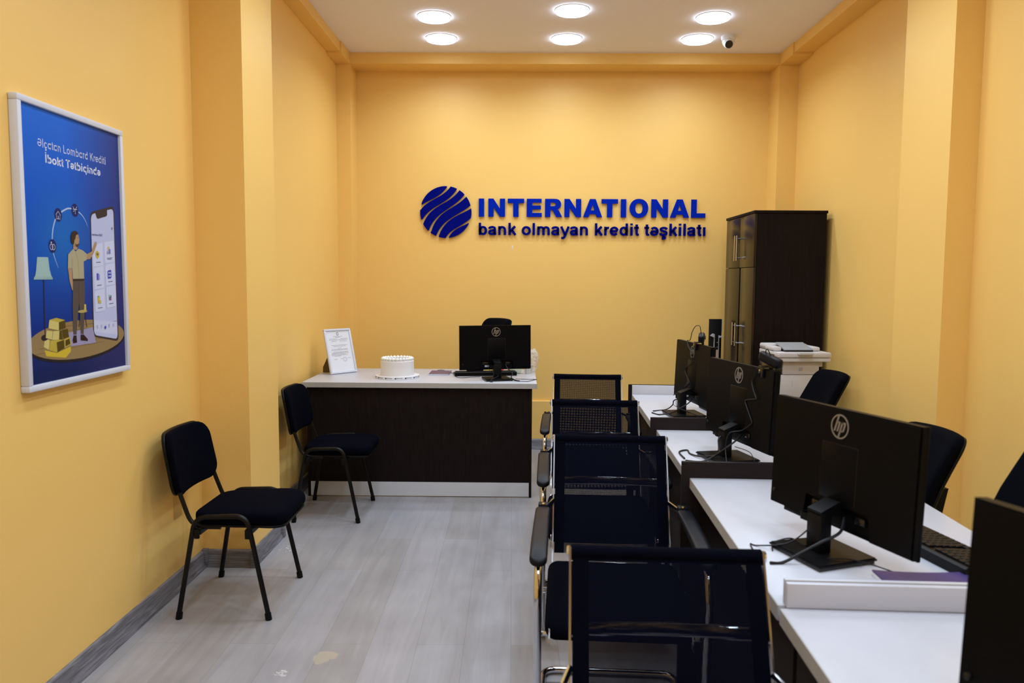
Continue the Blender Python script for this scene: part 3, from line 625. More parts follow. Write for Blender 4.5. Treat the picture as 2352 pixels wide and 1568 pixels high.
# ================================================================ FURNITURE: BACK DESK
T = thing('reception_desk', 'dark desk with white worktop and white kickboard before the back wall', 'desk', (-.65, 5.29, 0))
def L(x0, x1, y0, y1): return x0+.65, x1+.65, y0-5.29, y1-5.29
q = B('white').box(*L(-1.402, .108, 4.90, 5.68), .7165, .75, .0015); q.build('worktop', T)
q = B('edge').box(*L(-1.404, .110, 4.898, 4.9005), .7175, .749); q.build('front_edging', T)
B('wenge').box(*L(-1.36, .062, 4.925, 4.943), .098, .7163).build('front_panel', T)
B('kick').box(*L(-1.358, .061, 4.921, 4.939), .006, .097).build('kickboard', T)
B('wenge').box(*L(-1.376, -1.36, 4.918, 5.62), 0, .7163, .001).build('side_panel', T)
B('wenge').box(*L(.062, .078, 4.918, 5.62), 0, .7163, .001).build('side_panel', T)

# ================================================================ FURNITURE: SERVICE DESK ROW (slightly skewed to the walls)
SK_ = -math.atan(.0408)
DO = V((.4734, 0, 0)); DROT = Matrix.Rotation(SK_, 4, 'Z')
def dw(t_, s_, z=0): return DO+(DROT @ V((t_, s_, z)))
def service_desk(s0, s1, label, near, far, dark_face=True):
    t_ = thing('service_desk', label, 'desk', dw(.32, (s0+s1)/2), SK_, 'service desks in the right-hand row')
    c = (s0+s1)/2
    def l(a, b, c0, d): return a-.32, b-.32, c0-c, d-c
    n0 = s0+(.018 if near == 'dark' else 0); f0 = s1-(.034 if far else 0)
    B('white').box(*l(.0, .66, n0+.0005, f0-.0005), .7165, .75, .001).build('worktop', t_)
    B('edge').box(*l(-.002, .0005, n0+.001, f0-.001), .7175, .749).build('front_edging', t_)
    B('wenge').box(*l(.035, .053, n0+.004, f0-.004), .04, .7163).build('front_panel', t_)
    if near == 'dark': B('wengeh').box(*l(-.028, .66, s0, s0+.0175), 0, .8045, .001).build('end_panel', t_)
    if near == 'white':
        q = B('white').box(*l(.012, .66, s0-.014, s0-.0005), .7502, .8015, .001); q.build('upstand', t_)
        B('edge').box(*l(.013, .659, s0+.0002, s0+.003), .7502, .8035).build('upstand_edging', t_)
        B('white').box(*l(.012, .66, s0+.0035, s0+.014), .7502, .8035, .001).build('upstand', t_)
    if far:
        B('wenge').box(*l(-.02, .66, s1-.0165, s1), 0, .8045, .001).build('end_panel', t_)
        B('white').box(*l(.0, .66, s1-.0325, s1-.0175), .69, .8025, .001).build('upstand', t_)
    B('wenge').box(*l(.06, .62, s0+.03, s0+.046), 0, .7163).build('leg_panel', t_)
    return t_
service_desk(3.412, 4.515, 'white topped service desk farthest back, with white upstand at its far end', 'dark', True)
service_desk(2.575, 3.410, 'white topped service desk second from the back, between two dark end panels', 'dark', False)
service_desk(1.549, 2.573, 'white topped service desk second from the camera, closed by a low white upstand', 'white', False)
service_desk(.45, 1.5345, 'white topped service desk nearest the camera, in front of the low white upstand', None, False)

# ================================================================ WARDROBE
WD = thing('wardrobe', 'tall dark brown four-door wardrobe with steel bar handles in the right back corner', 'wardrobe', (1.86, 5.765, 0))
def wl(x0, x1, y0, y1): return x0-1.86, x1-1.86, y0-5.765, y1-5.765
B('wenge').box(*wl(1.637, 2.112, 5.402, 5.420), 0, 1.88).build('side_panel', WD)
B('wenge').box(*wl(1.637, 2.112, 6.112, 6.130), 0, 1.88).build('side_panel', WD)
B('wenge').box(*wl(2.106, 2.112, 5.42, 6.112), .05, 1.88).build('back_panel', WD)
B('wenge').box(*wl(1.637, 2.105, 5.42, 6.112), .06, .078).build('base_panel', WD)
B('wenge').box(*wl(1.645, 2.105, 5.42, 6.112), 1.495, 1.511).build('shelf', WD)
B('wenge').box(*wl(1.66, 2.105, 5.42, 6.112), .8, .816).build('shelf', WD)
B('wenge').box(*wl(1.612, 2.118, 5.395, 6.137), 1.881, 1.90, .001).build('top', WD)
B('wenge').box(*wl(1.645, 1.66, 5.42, 6.112), 0, .06).build('plinth', WD)
def door(y0, y1, z0, z1, hy, h0, h1):
    d = B('wdoor').box(*wl(1.617, 1.635, y0, y1), z0, z1, .001).build('door', WD)
    q = B('handle'); x = 1.585-1.86; y = hy-5.765
    q.cyl((x, y, h0), (x, y, h1), .006, 12)
    for z in (h0+.022, h1-.022): q.cyl((x, y, z), (1.6172-1.86, y, z), .004, 8)
    q.build('handle', d)
door(5.404, 5.748, 1.511, 1.879, 5.722, 1.56, 1.745); door(5.751, 6.128, 1.511, 1.879, 5.776, 1.56, 1.745)
door(5.404, 5.712, .065, 1.507, 5.700, .935, 1.105); door(5.751, 6.128, .065, 1.507, 5.776, .935, 1.105)

# ================================================================ MONITORS
def logo(q, cx, y, cz, r):
    """round ring badge with two slanted letters, facing -y"""
    n = 36
    def ring(r0, r1, y0, y1):
        for k in range(n):
            a, b = 2*PI*k/n, 2*PI*(k+1)/n
            P = lambda rad, an, yy: (cx+rad*math.cos(an), yy, cz+rad*math.sin(an))
            q.poly([P(r0, a, y1), P(r1, a, y1), P(r1, b, y1), P(r0, b, y1)]); q.poly([P(r1, a, y0), P(r1, a, y1), P(r1, b, y1), P(r1, b, y0)]); q.poly([P(r0, a, y0), P(r0, a, y1), P(r0, b, y1), P(r0, b, y0)])
    ring(r*.88, r, y, y-.0015)
    def bar(pts): q.prism([(cx+a*r, cz+b*r) for a, b in pts], 'y', y, y-.0015)
    sl = .32
    def slb(x, z0, z1, w): bar([(x+z0*sl-w/2, z0), (x+z0*sl+w/2, z0), (x+z1*sl+w/2, z1), (x+z1*sl-w/2, z1)])
    slb(-.44, -.42, .88, .17); slb(-.12, -.42, .26, .17); bar([(-.36, .40), (-.36+.06, .24), (.0, .24), (-.06, .40)]); bar([(-.10, .40), (.03, .24), (.06, .30), (.02, .40)])
    slb(.18, -.88, .40, .17); slb(.50, -.36, .26, .17); bar([(.26, .40), (.22, .26), (.60, .26), (.66, .34), (.58, .40)]); bar([(.06, -.42), (.11, -.28), (.42, -.28), (.34, -.42)])
MW, MH = .487, .291
def make_monitor():
    """origin: desk point under the panel; back of the panel faces -y; screen faces +y"""
    t_ = thing('monitor', '', 'monitor'); PZ = .214
    hw, hh = MW/2, MH/2; tilt = Matrix.Translation((0, 0, PZ)) @ Matrix.Rotation(math.radians(-2.3), 4, 'X')
    nx0, nx1, nz = -hw+.287*MW, -hw+.741*MW, -hh+.21*MH
    q = B('monitor').prism([(-hw, -hh), (nx0, -hh), (nx0, nz), (nx1, nz), (nx1, -hh-.0), (hw, -hh), (hw, hh), (-hw, hh)], 'y', 0, .016)
    es = [e for e in q.bm.edges if all(abs(v.co.y) < 1e-5 for v in e.verts)]
    bmesh.ops.bevel(q.bm, geom=es, offset=.0035, segments=2, affect='EDGES')
    bmesh.ops.transform(q.bm, matrix=tilt, verts=q.bm.verts); sh = q.build('rear_shell', t_, smooth=25)
    q = B('monitor').box(-hw, hw, .016, .025, -hh-.004, hh, .002); q.box(nx0-.001, nx1+.001, .012, .016, -hh+.008, nz+.001)
    q.box(-hw+.05, nx0+.02, .008, .016, -hh-.012, -hh+.003, .002)
    bmesh.ops.transform(q.bm, matrix=tilt, verts=q.bm.verts); q.build('bezel', t_)
    q = B('screen').box(-hw+.006, hw-.006, .025, .0257, -hh+.014, hh-.006); bmesh.ops.transform(q.bm, matrix=tilt, verts=q.bm.verts); q.build('screen', t_)
    q = B('badge'); logo(q, 0.003, 0, hh-.043, .030); bmesh.ops.transform(q.bm, matrix=tilt, verts=q.bm.verts); q.build('badge', t_)
    q = B('monitor'); a, b, z0, z1 = -hw+.39*MW, -hw+.636*MW, nz+.006, hh-.297*MH
    g_ = .0012
    q.box(a, b, -.0008, .001, z0, z1, .0006); bmesh.ops.transform(q.bm, matrix=tilt, verts=q.bm.verts); q.build('mount_cover', t_)
    q = B('gloss')
    for s_ in ((a-g_, a, z0, z1), (b, b+g_, z0, z1), (a-g_, b+g_, z1, z1+g_)): q.box(s_[0], s_[1], -.0003, .001, s_[2], s_[3])
    bmesh.ops.transform(q.bm, matrix=tilt, verts=q.bm.verts); q.build('cover_groove', t_)
    q = B('gloss').lathe([(0, 0), (.006, 0), (.005, -.004), (0, -.005)], n=16, mx=Matrix.Translation((-hw+.018, 0, -hh+.035)) @ Matrix.Rotation(-PI/2, 4, 'X')); q.bm.normal_update(); bmesh.ops.transform(q.bm, matrix=Matrix.Translation((0, -.0005, 0)), verts=q.bm.verts)
    bmesh.ops.transform(q.bm, matrix=tilt, verts=q.bm.verts); q.build('control_button', t_)
    # ports in the notch
    for a_, b_, c_, z_ in ((nx0+.015, nx0+.055, .008, .030), (nx1-.05, nx1-.02, .005, .028)):
        q = B('gloss').box(a_, b_, c_, .012, -hh+z_, -hh+z_+.017, .001); bmesh.ops.transform(q.bm, matrix=tilt, verts=q.bm.verts); q.build('port_block', t_)
    q = B('grey').box(nx0+.030, nx0+.058, .0105, .0119, -hh+.014, -hh+.026, .001); bmesh.ops.transform(q.bm, matrix=tilt, verts=q.bm.verts); q.build('rating_sticker', t_)
    # stand: plate with lighter chamfer, neck, arm, cable clip
    q = B('gloss').prism([(-.088, -.112), (.088, -.112), (.082, .050), (-.082, .050)], 'z', 0, .008); q.build('base_foot', t_)
    q = B('black').prism([(-.092, -.116), (.092, -.116), (.086, .054), (-.086, .054)], 'z', .008, .015)
    es = [e for e in q.bm.edges if all(v.co.z > .0149 for v in e.verts)]; bmesh.ops.bevel(q.bm, geom=es, offset=.003, segments=2, affect='EDGES'); q.build('base_plate', t_)
    q = B('black').box(-.025, .025, -.060, -.028, .0152, .112, .002); nk = q.build('neck', t_)
    q = B('black').prism([(-.060, .107), (-.028, .107), (.012, .100), (.012, .138), (-.010, .136), (-.060, .116)], 'x', -.0245, .0245); q.build('arm', t_)
    c = filletp([(-.024, -.058, .090), (-.052, -.060, .090), (-.052, -.034, .090), (-.024, -.032, .090)], .008)
    q = B('black')
    P = [V(p) for p in c]
    for p0, p1 in zip(P, P[1:]):
        d = (p1-p0).normalized(); n = V((-d.y, d.x, 0))*.0013
        A = [p0+n, p1+n, p1-n, p0-n]; lo = [q.bm.verts.new(p-V((0, 0, .009))) for p in A]; hi = [q.bm.verts.new(p+V((0, 0, .009))) for p in A]
        fs = [q.bm.faces.new(lo[::-1]), q.bm.faces.new(hi)]+[q.bm.faces.new((lo[i], lo[(i+1) % 4], hi[(i+1) % 4], hi[i])) for i in range(4)]; q._fin(fs)
    q.build('cable_clip', nk, smooth=0)
    return t_
# panel centre (from the survey): x, y, z, yaw
mons = [(.769, 1.850, .955, -71.5), (.808, 2.853, .969, -77.6), (.841, 3.778, .975, -83.0), (-.163, 5.110, .978, 15.5), (.720, .858, .955, -72.0)]
labs = ['black monitor on the third service desk, seen whole from behind, no webcam', 'black monitor on the second service desk, under the larger webcam with crinkled lead',
        'black monitor on the farthest service desk, thin webcam lead looping above its top edge', 'black monitor seen from behind on the desk before the back wall', 'black monitor cut off by the right edge, nearest the camera']
M0 = make_monitor(); MON = []
for i, ((x, y, z, ya), lb) in enumerate(zip(mons, labs)):
    o = M0 if i == 0 else dup(M0, lb)
    o['label'] = lb; o['group'] = 'black office monitors'; o.location = (x, y, .7502); o.rotation_euler = (0, 0, math.radians(ya))
    MON.append(o)
def cable(name, parent, pts, r=.002, n=6, mt='cable'):
    return B(mt).tube(smoothp(pts, n), r, 7).build(name, parent)
R_ = .004
# leads of every monitor (each its own part), in the monitor's own frame
cable('power_cable', MON[0], [(.030, .004, .10), (.055, -.030, .075), (.050, -.075, .055), (.035, -.115, .030), (.020, -.160, .004), (.012, -.190, .0035)], .0038)
cable('video_cable', MON[0], [(-.055, .004, .09), (-.045, -.02, .075), (-.03, -.055, .055), (-.045, -.10, .022), (-.10, -.145, .003), (-.115, -.155, .003), (-.05, -.185, .003), (.0, -.20, .003)], .0019)
cable('usb_cable', MON[0], [(-.028, -.058, .018), (-.085, -.055, .017), (-.105, -.075, .008), (-.10, -.10, .003), (-.06, -.13, .0025)], .0019)
cable('thin_cable', MON[0], [(.06, -.07, .0175), (.08, -.02, .0175), (.11, .02, .010), (.15, .05, .0025), (.19, .065, .0025), (.21, .10, .0025)], .0016)
cable('power_cable', MON[1], [(.030, .004, .10), (.060, -.030, .085), (.055, -.070, .055), (.035, -.11, .020), (.030, -.15, .004), (.0, -.20, .0035)], .0032)
cable('video_cable', MON[1], [(-.02, .004, .10), (.0, -.065, .085), (.012, -.075, .055), (.04, -.09, .030), (-.02, -.125, .010), (-.10, -.135, .0035), (-.16, -.12, .0035), (-.135, -.165, .0035), (-.03, -.19, .0035)], .0032)
cable('thin_cable', MON[1], [(.03, -.02, .055), (.07, .02, .04), (.11, .02, .012), (.13, .04, .006), (.125, .06, .0025), (.09, .06, .0025)], .0014)
cable('power_cable', MON[2], [(.030, .004, .10), (.065, -.030, .075), (.060, -.075, .045), (.035, -.11, .020), (-.02, -.15, .004), (-.08, -.17, .0035)], .0032)
cable('video_cable', MON[2], [(-.02, .004, .09), (-.03, -.068, .075), (-.06, -.07, .045), (-.105, -.085, .015), (-.14, -.12, .0035), (-.125, -.15, .0035)], .0028)
cable('thin_cable', MON[2], [(-.02, -.065, .08), (.02, -.075, .05), (.07, -.05, .035), (.10, 0, .02), (.13, .06, .0025), (.2, .10, .0025)], .0014)
cable('usb_cable', MON[2], [(-.05, -.07, .06), (.0, -.085, .055), (.05, -.08, .050), (.09, -.03, .030), (.12, .02, .0025)], .0014)
cable('power_cable', MON[3], [(.068, .004, .10), (.075, -.020, .075), (.105, -.040, .04), (.090, -.065, .018), (.105, -.12, .006), (.125, -.150, .0045)], .0034)
cable('video_cable', MON[3], [(-.055, .004, .10), (-.045, -.02, .06), (.00, -.075, .035), (-.05, -.115, .018), (-.07, -.135, .003), (-.055, -.15, .003)], .0018)
cable('thin_cable', MON[3], [(.02, -.07, .03), (.06, -.10, .0175), (.10, -.135, .004), (.135, -.16, .0035), (.18, -.165, .0025), (.24, -.10, .0025), (.26, -.085, .0025), (.21, -.07, .0025), (.13, -.03, .0025)], .0018)
cable('power_cable', MON[4], [(.030, .004, .10), (.055, -.030, .075), (.050, -.075, .055), (.035, -.115, .030), (.020, -.160, .004)], .0038)

# ---------------------------------------------------------------- webcams: clipped on a monitor's top edge, things of their own
def webcam(mon, lx, label, loop, lead, big=1.0, rz=0):
    mw = Matrix.Translation(mon.location) @ Matrix.Rotation(mon.rotation_euler[2], 4, 'Z')
    base = mw @ V((lx, .018, .2155+MH/2+.002))
    t_ = thing('webcam', label, 'webcam', base, mon.rotation_euler[2])
    q = B('gloss'); q.box(-.014, .014, -.022, -.014, -.034, .004, .0015); q.box(-.012, .012, -.022, .018, .001, .007, .0015); q.box(-.012, .012, .018, .024, -.010, .007, .0015); q.build('clip', t_)
    B('gold').lathe([(0, 0), (.0035, 0), (.003, .0015), (0, .002)], n=12, mx=Matrix.Translation((-.004, -.0222, -.010)) @ Matrix.Rotation(PI/2, 4, 'X')).build('screw', t_)
    mx = Matrix.Translation((.012, .010, .028)) @ Matrix.Rotation(rz, 4, 'Z') @ Matrix.Rotation(.25, 4, 'Y')
    q = B('pad').pad(.092*big, .030, .014, .034, .008); bmesh.ops.transform(q.bm, matrix=mx, verts=q.bm.verts); bd = q.build('body', t_)
    q = B('gloss').lathe([(0, 0), (.010, 0), (.009, .004), (0, .004)], n=16, mx=mx @ Matrix.Translation((0, .015, 0)) @ Matrix.Rotation(-PI/2, 4, 'X')); q.build('lens', bd)
    cable('loop_cable', t_, loop, .0019); cable('lead_cable', t_, lead, .0021)
    return t_
webcam(MON[1], .165, 'black webcam clipped to the top of the second desk monitor, crinkled lead down its back', [(.0, .0, .040), (.003, -.004, .058), (.012, -.004, .066), (.020, .0, .055), (.020, .004, .044)],
       [(-.010, -.024, -.003), (-.030, -.020, -.012), (-.055, -.019, -.045), (-.060, -.019, -.055), (-.043, -.022, -.082), (-.018, -.024, -.108), (-.025, -.022, -.114), (-.09, -.020, -.128), (-.10, -.020, -.136), (-.07, -.022, -.170), (-.045, -.022, -.200), (-.050, -.024, -.210), (-.075, -.045, -.236), (-.10, -.080, -.250), (-.11, -.088, -.30), (-.075, -.10, -.352)], 1.15, .2)
webcam(MON[2], .045, 'small black webcam tilted back on the farthest desk monitor, its lead arching upward', [(.035, .0, .040), (.030, -.004, .075), (.012, -.004, .085), (-.035, -.006, .078), (-.070, -.010, .045), (-.085, -.012, .010), (-.105, -.020, .004)],
       [(-.120, -.015, .004), (-.10, -.020, -.012), (-.055, -.024, -.035), (-.015, -.026, -.048), (-.025, -.022, -.085), (-.04, -.022, -.100), (-.100, -.021, -.124), (-.125, -.021, -.138), (-.115, -.022, -.160), (-.055, -.024, -.195), (-.065, -.024, -.203), (-.11, -.024, -.225), (-.125, -.03, -.25), (-.14, -.075, -.275)], .8, -.4)

# ================================================================ KEYBOARDS, MICE, PAPERS
def make_keyboard():
    t_ = thing('keyboard', '', 'keyboard')
    q = B('black').prism([(-.066, 0), (.066, 0), (.066, .010), (.050, .018), (-.060, .028), (-.066, .024)], 'x', -.215, .215); q.build('case', t_)
    q = B('black'); random.seed(3)
    sl = math.atan2(-.010, .110)
    for r, (y, z) in enumerate([(-.050, .0), (-.028, 0), (-.010, 0), (.008, 0), (.026, 0), (.044, 0)]):
        x = -.205
        while x < .195:
            wd = .0172
            if r == 5 and -.14 < x < -.10: wd = .105
            if abs(x-.085) < .008 or abs(x-.142) < .006: x += .008; continue
            zt = .0275-(y+.060)*.0909
            q.box(x, x+wd, y, y+.0155, zt-.002, zt+.0055, .0015, seg=1); x += wd+.0018
    q.build('keys', t_)
    return t_
K0 = make_keyboard()      # back edge (towards the monitor back) is local -y
kb = [((1.028, 1.915, .7502), -80, 'black full-size keyboard behind the third service desk monitor'), ((1.075, 2.90, .7502), -80, 'black keyboard mostly hidden behind the second service desk monitor'),
      ((1.03, 3.82, .7502), -84, 'black keyboard glimpsed under the farthest service desk monitor'), ((-.245, 5.345, .7502), 9, 'black keyboard behind the monitor foot on the desk before the back wall')]
for i, (loc, rz, lb) in enumerate(kb):
    o = K0 if i == 0 else dup(K0, lb)
    o['label'] = lb; o['group'] = 'black keyboards'; o.location = loc; o.rotation_euler = (0, 0, math.radians(rz))
t = thing('mouse', 'black mouse beside snack wrappers behind the back desk keyboard', 'mouse', (-.335, 5.47, .7502), .3)
B('black').pad(.10, .06, .028, .034, .014, fn=lambda x, y, z: (x, y, (z+.017)*(1-.25*abs(x)/.05))).build('shell', t)
B('pad').cyl((-.028, -.003, .030), (-.028, .003, .030), .005, 10).build('scroll_wheel', t)
# lead of the back keyboard
tag(cable('keyboard_lead', None, [(-.445, 5.33, .765), (-.50, 5.38, .757), (-.56, 5.50, .7535), (-.60, 5.56, .7535), (-.565, 5.58, .7535), (-.50, 5.45, .7535), (-.45, 5.33, .7535), (-.44, 5.22, .7535), (-.40, 5.15, .7535), (-.33, 5.19, .7535), (-.27, 5.22, .7535)], .0018), 'thin black lead snaking over the purple notebook to the back desk keyboard', 'cable')
# notebooks
t = thing('spiral_notebook', 'small purple spiral-bound notebook lying by the white cake', 'notebook', (-.563, 5.395, .7502), 0)
B('paper').box(-.072, .072, -.115, .125, 0, .006).build('pages', t)
q = B('purple').box(-.073, .073, -.108, .126, .0062, .0072); q.build('cover', t)
me, a, b, c, d = text_mesh('international', 1, .01); q = B('frame').add(me, Matrix.Translation((-.01, -.04, .0075)) @ Matrix.Diagonal((.045/(b-a), .010, 1, 1)) @ Matrix.Translation((-a, 0, 0))); q.build('lettering', t, smooth=0)
q = B('frame')
for k in range(19):
    x = -.066+.132*k/18; q.tube([(x, -.115+.008*math.cos(a_), .004+.007*math.sin(a_)) for a_ in [2*PI*j/10 for j in range(10)]], .0011, 6, closed=True)
q.build('spiral_binding', t)
t = thing('notebook', 'violet notebook lying just behind the low white upstand', 'notebook', (.90, 1.645, .7502), SK_)
B('paper').pad(.20, .135, .004, .010, .001, fn=lambda x, y, z: (x, y, (z+.005)*(1-.4*(1-(x/.1)**2)))).build('pages', t)
B('violet').pad(.205, .137, .004, .002, .0006, fn=lambda x, y, z: (x+.002, y, z+.0118-.0036*(1-(x/.1)**2))).build('cover', t)

# ================================================================ CAKE
t = thing('cake', 'round white cream cake on a white board on the back desk', 'cake', (-.828, 5.165, .7502))
B('cake').lathe([(0, .020), (.111, .020), (.112, .024), (.111, .115), (.106, .120), (0, .120)], n=64).build('sponge', t)
bd = B('white2').lathe([(0, 0), (.146, 0), (.147, .001), (.147, .0195), (.145, .020), (0, .020)], n=64).build('cake_board', t)
for k in range(26):
    a = 2*PI*k/26; x, y = .097*math.cos(a), .097*math.sin(a)
    B('cake').lathe([(0, 0), (.0115, .001), (.014, .007), (.0125, .014), (.007, .018), (.003, .021), (0, .022)], c=(x, y, .1195), n=10).build('cream_rosette', t)
random.seed(5)
def wrap(me, ang, z, sx, sy, r=.1473):
    bm = bmesh.new(); bm.from_mesh(me)
    for v in bm.verts:
        x, y = v.co.x*sx, v.co.y*sy; a = ang+x/r; v.co = V((r*math.cos(a), r*math.sin(a), z+y))
    m2 = bpy.data.meshes.new('w'); bm.to_mesh(m2); bm.free(); return m2
tm, ta, tb, _, _ = text_mesh('INTERNATIONAL', 1, .03)
for k in range(7):
    a = -PI/2+(k-3)*.46+.1; q = B('navyink').add(wrap(tm, a, .0095, .040/(tb-ta), .0058), Matrix())
    for j in range(16):
        p = lambda an, rad: (.1474*math.cos(a-.035+rad*math.cos(an)/.147), .1474*math.sin(a-.035+rad*math.cos(an)/.147), .010+rad*math.sin(an))
        q.poly([p(0, 0), p(2*PI*j/16, .0050), p(2*PI*(j+1)/16, .0050)])
    for j in range(4): pass
    z0 = .006; aa = a+.0; q.poly([(.1474*math.cos(aa+d_), .1474*math.sin(aa+d_), zz) for d_, zz in ((0, z0), (.25, z0), (.25, z0+.0012), (0, z0+.0012))])
    q.build('band_lettering', bd, smooth=0, normals=False)

# ================================================================ CERTIFICATE FRAME
ya = math.atan2(.159, .133)
CF = thing('certificate_frame', 'white framed certificate leaning back on its strut at the left end of the back desk', 'picture frame', (-1.306+.1*math.cos(ya), 5.300+.1*math.sin(ya), .7502), ya)
tl = Matrix.Rotation(math.radians(-15), 4, 'X')
fwc, fhc = .226, .318; q = B('frame')
for s_ in ((-fwc/2, fwc/2, 0, .014), (-fwc/2, fwc/2, fhc-.014, fhc), (-fwc/2, -fwc/2+.014, .014, fhc-.014), (fwc/2-.014, fwc/2, .014, fhc-.014)): q.box(s_[0], s_[1], -.014, .002, s_[2], s_[3], .002)
bmesh.ops.transform(q.bm, matrix=tl, verts=q.bm.verts); q.build('picture_frame', CF)
q = B('paper').box(-fwc/2+.012, fwc/2-.012, -.006, 0, .012, fhc-.012); bmesh.ops.transform(q.bm, matrix=tl, verts=q.bm.verts); q.build('certificate', CF)
q = B('ink'); yy = -.0063
def tline(z, x0, x1, h=.0022):
    x = x0; random.seed(int(z*10000))
    while x < x1:
        w2 = random.uniform(.006, .018); e = min(x+w2, x1); q.poly([(x, yy, z), (e, yy, z), (e, yy, z+h), (x, yy, z+h)]); x = e+.002
for k in range(28):
    a0, a1 = 2*PI*k/28, 2*PI*(k+1)/28
    for r0, r1 in ((.006, .010), (.0, .003)): q.poly([(r0*math.cos(a0), yy, .282+r0*math.sin(a0)*1.2), (r1*math.cos(a0), yy, .282+r1*math.sin(a0)*1.2), (r1*math.cos(a1), yy, .282+r1*math.sin(a1)*1.2), (r0*math.cos(a1), yy, .282+r0*math.sin(a1)*1.2)]) if r0 else None
    for r0 in (.016, .010): q.poly([(.030+r0*math.cos(a0), yy, .098+r0*math.sin(a0)), (.030+(r0+.0012)*math.cos(a0), yy, .098+(r0+.0012)*math.sin(a0)), (.030+(r0+.0012)*math.cos(a1), yy, .098+(r0+.0012)*math.sin(a1)), (.030+r0*math.cos(a1), yy, .098+r0*math.sin(a1))])
for z, a, b in [(.262, -.04, .04), (.256, -.022, .02), (.246, -.075, -.01), (.246, .02, .08), (.238, -.078, .08), (.228, -.06, -.02), (.228, .01, .07), (.200, -.065, .07), (.192, -.05, .055), (.180, -.015, .015), (.171, -.07, .065), (.165, -.075, .07), (.152, -.06, .07), (.146, -.075, .068), (.140, -.075, .07), (.134, -.075, .04), (.128, -.075, .06), (.122, -.055, .0), (.100, -.06, -.035), (.104, .058, .08), (.103, -.005, .012)]: tline(z, a, b)
bmesh.ops.transform(q.bm, matrix=tl, verts=q.bm.verts); q.build('printed_text', CF, smooth=0, normals=False)
q = B('brown').prism([(.012, .012), (.048, .145), (.066, .135), (.135, .040), (.138, .002), (.095, .002)], 'x', -.075, -.071); q.build('strut', CF)

# ================================================================ CLUTTER BEHIND THE BACK MONITOR
t = thing('paper_cup', 'white dotted paper cup at the right end of the back desk', 'cup', (.058, 5.42, .7502))
B('cup').lathe([(0, 0), (.024, 0), (.030, .062), (.031, .064), (.029, .064), (.0235, .003), (0, .003)], n=28).build('cup_wall', t)
q = B('dot')
for r in range(4):
    for k in range(12):
        a = 2*PI*k/12; z = .009+.014*r; rad = .024+.006*z/.062+.0004; T_ = Matrix.Rotation(a, 4, 'Z') @ Matrix.Translation((rad, 0, z)) @ Matrix.Rotation(PI/2, 4, 'Y'); bmesh.ops.create_circle(q.bm, cap_ends=True, radius=.0022, segments=8, matrix=T_)
q.build('dot_pattern', t, smooth=0, normals=False)
random.seed(11)
bm_ = B('bag'); r = bmesh.ops.create_icosphere(bm_.bm, subdivisions=4, radius=1)
for v in bm_.bm.verts:
    n_ = math.sin(v.co.x*7+v.co.z*5)*.10+math.sin(v.co.y*11+v.co.x*6)*.07+math.sin(v.co.z*17+v.co.y*9)*.05
    v.co = V((v.co.x*.05*(1+n_), v.co.y*.07*(1+n_), max(0, v.co.z*.085*(1+n_)+.08)))
o = bm_.build('plastic_bag'); o.location = (.080, 5.54, .7502); tag(o, 'crumpled see-through plastic bag behind the dotted paper cup', 'bag')
t = thing('plastic_tub', 'low clear plastic tub beside the dotted paper cup', 'tub', (-.03, 5.46, .7502))
B('clear').lathe([(0, 0), (.036, 0), (.046, .030), (.048, .031), (.044, .029), (.035, .002), (0, .002)], n=28).build('tub_wall', t)
q = B('leaf'); q.poly([(-.03, -.05, .002), (.02, -.060, .004), (.055, -.045, .002), (.02, -.038, .006)]); q.build('leaf', t)
for i, (x, y, rz, mt, lb, nz) in enumerate([(-.235, 5.47, .4, 'yel', 'yellow snack wrapper in the heap behind the back monitor', 0), (-.195, 5.50, -.5, 'paper', 'white snack wrapper in the heap behind the back monitor', 0), (-.155, 5.47, .9, 'red', 'red snack wrapper in the heap behind the back monitor', 0), (-.105, 5.49, -.2, 'pink', 'beige crumpled wrapper right of the red snack wrapper', 0)]):
    q = B(mt).pad(.085, .035, .004, .012, .004, fn=lambda x, y, z: (x, y, z*(1-.7*(x/.042)**4)+.012+.004*math.sin(x*160)*math.cos(y*120)+.008*(x/.04)), crown=.006); o = q.build('snack_wrapper'); o.location = (x, y, .751); o.rotation_euler = (0, 0, rz); tag(o, lb, 'wrapper', 'snack wrappers on the back desk')

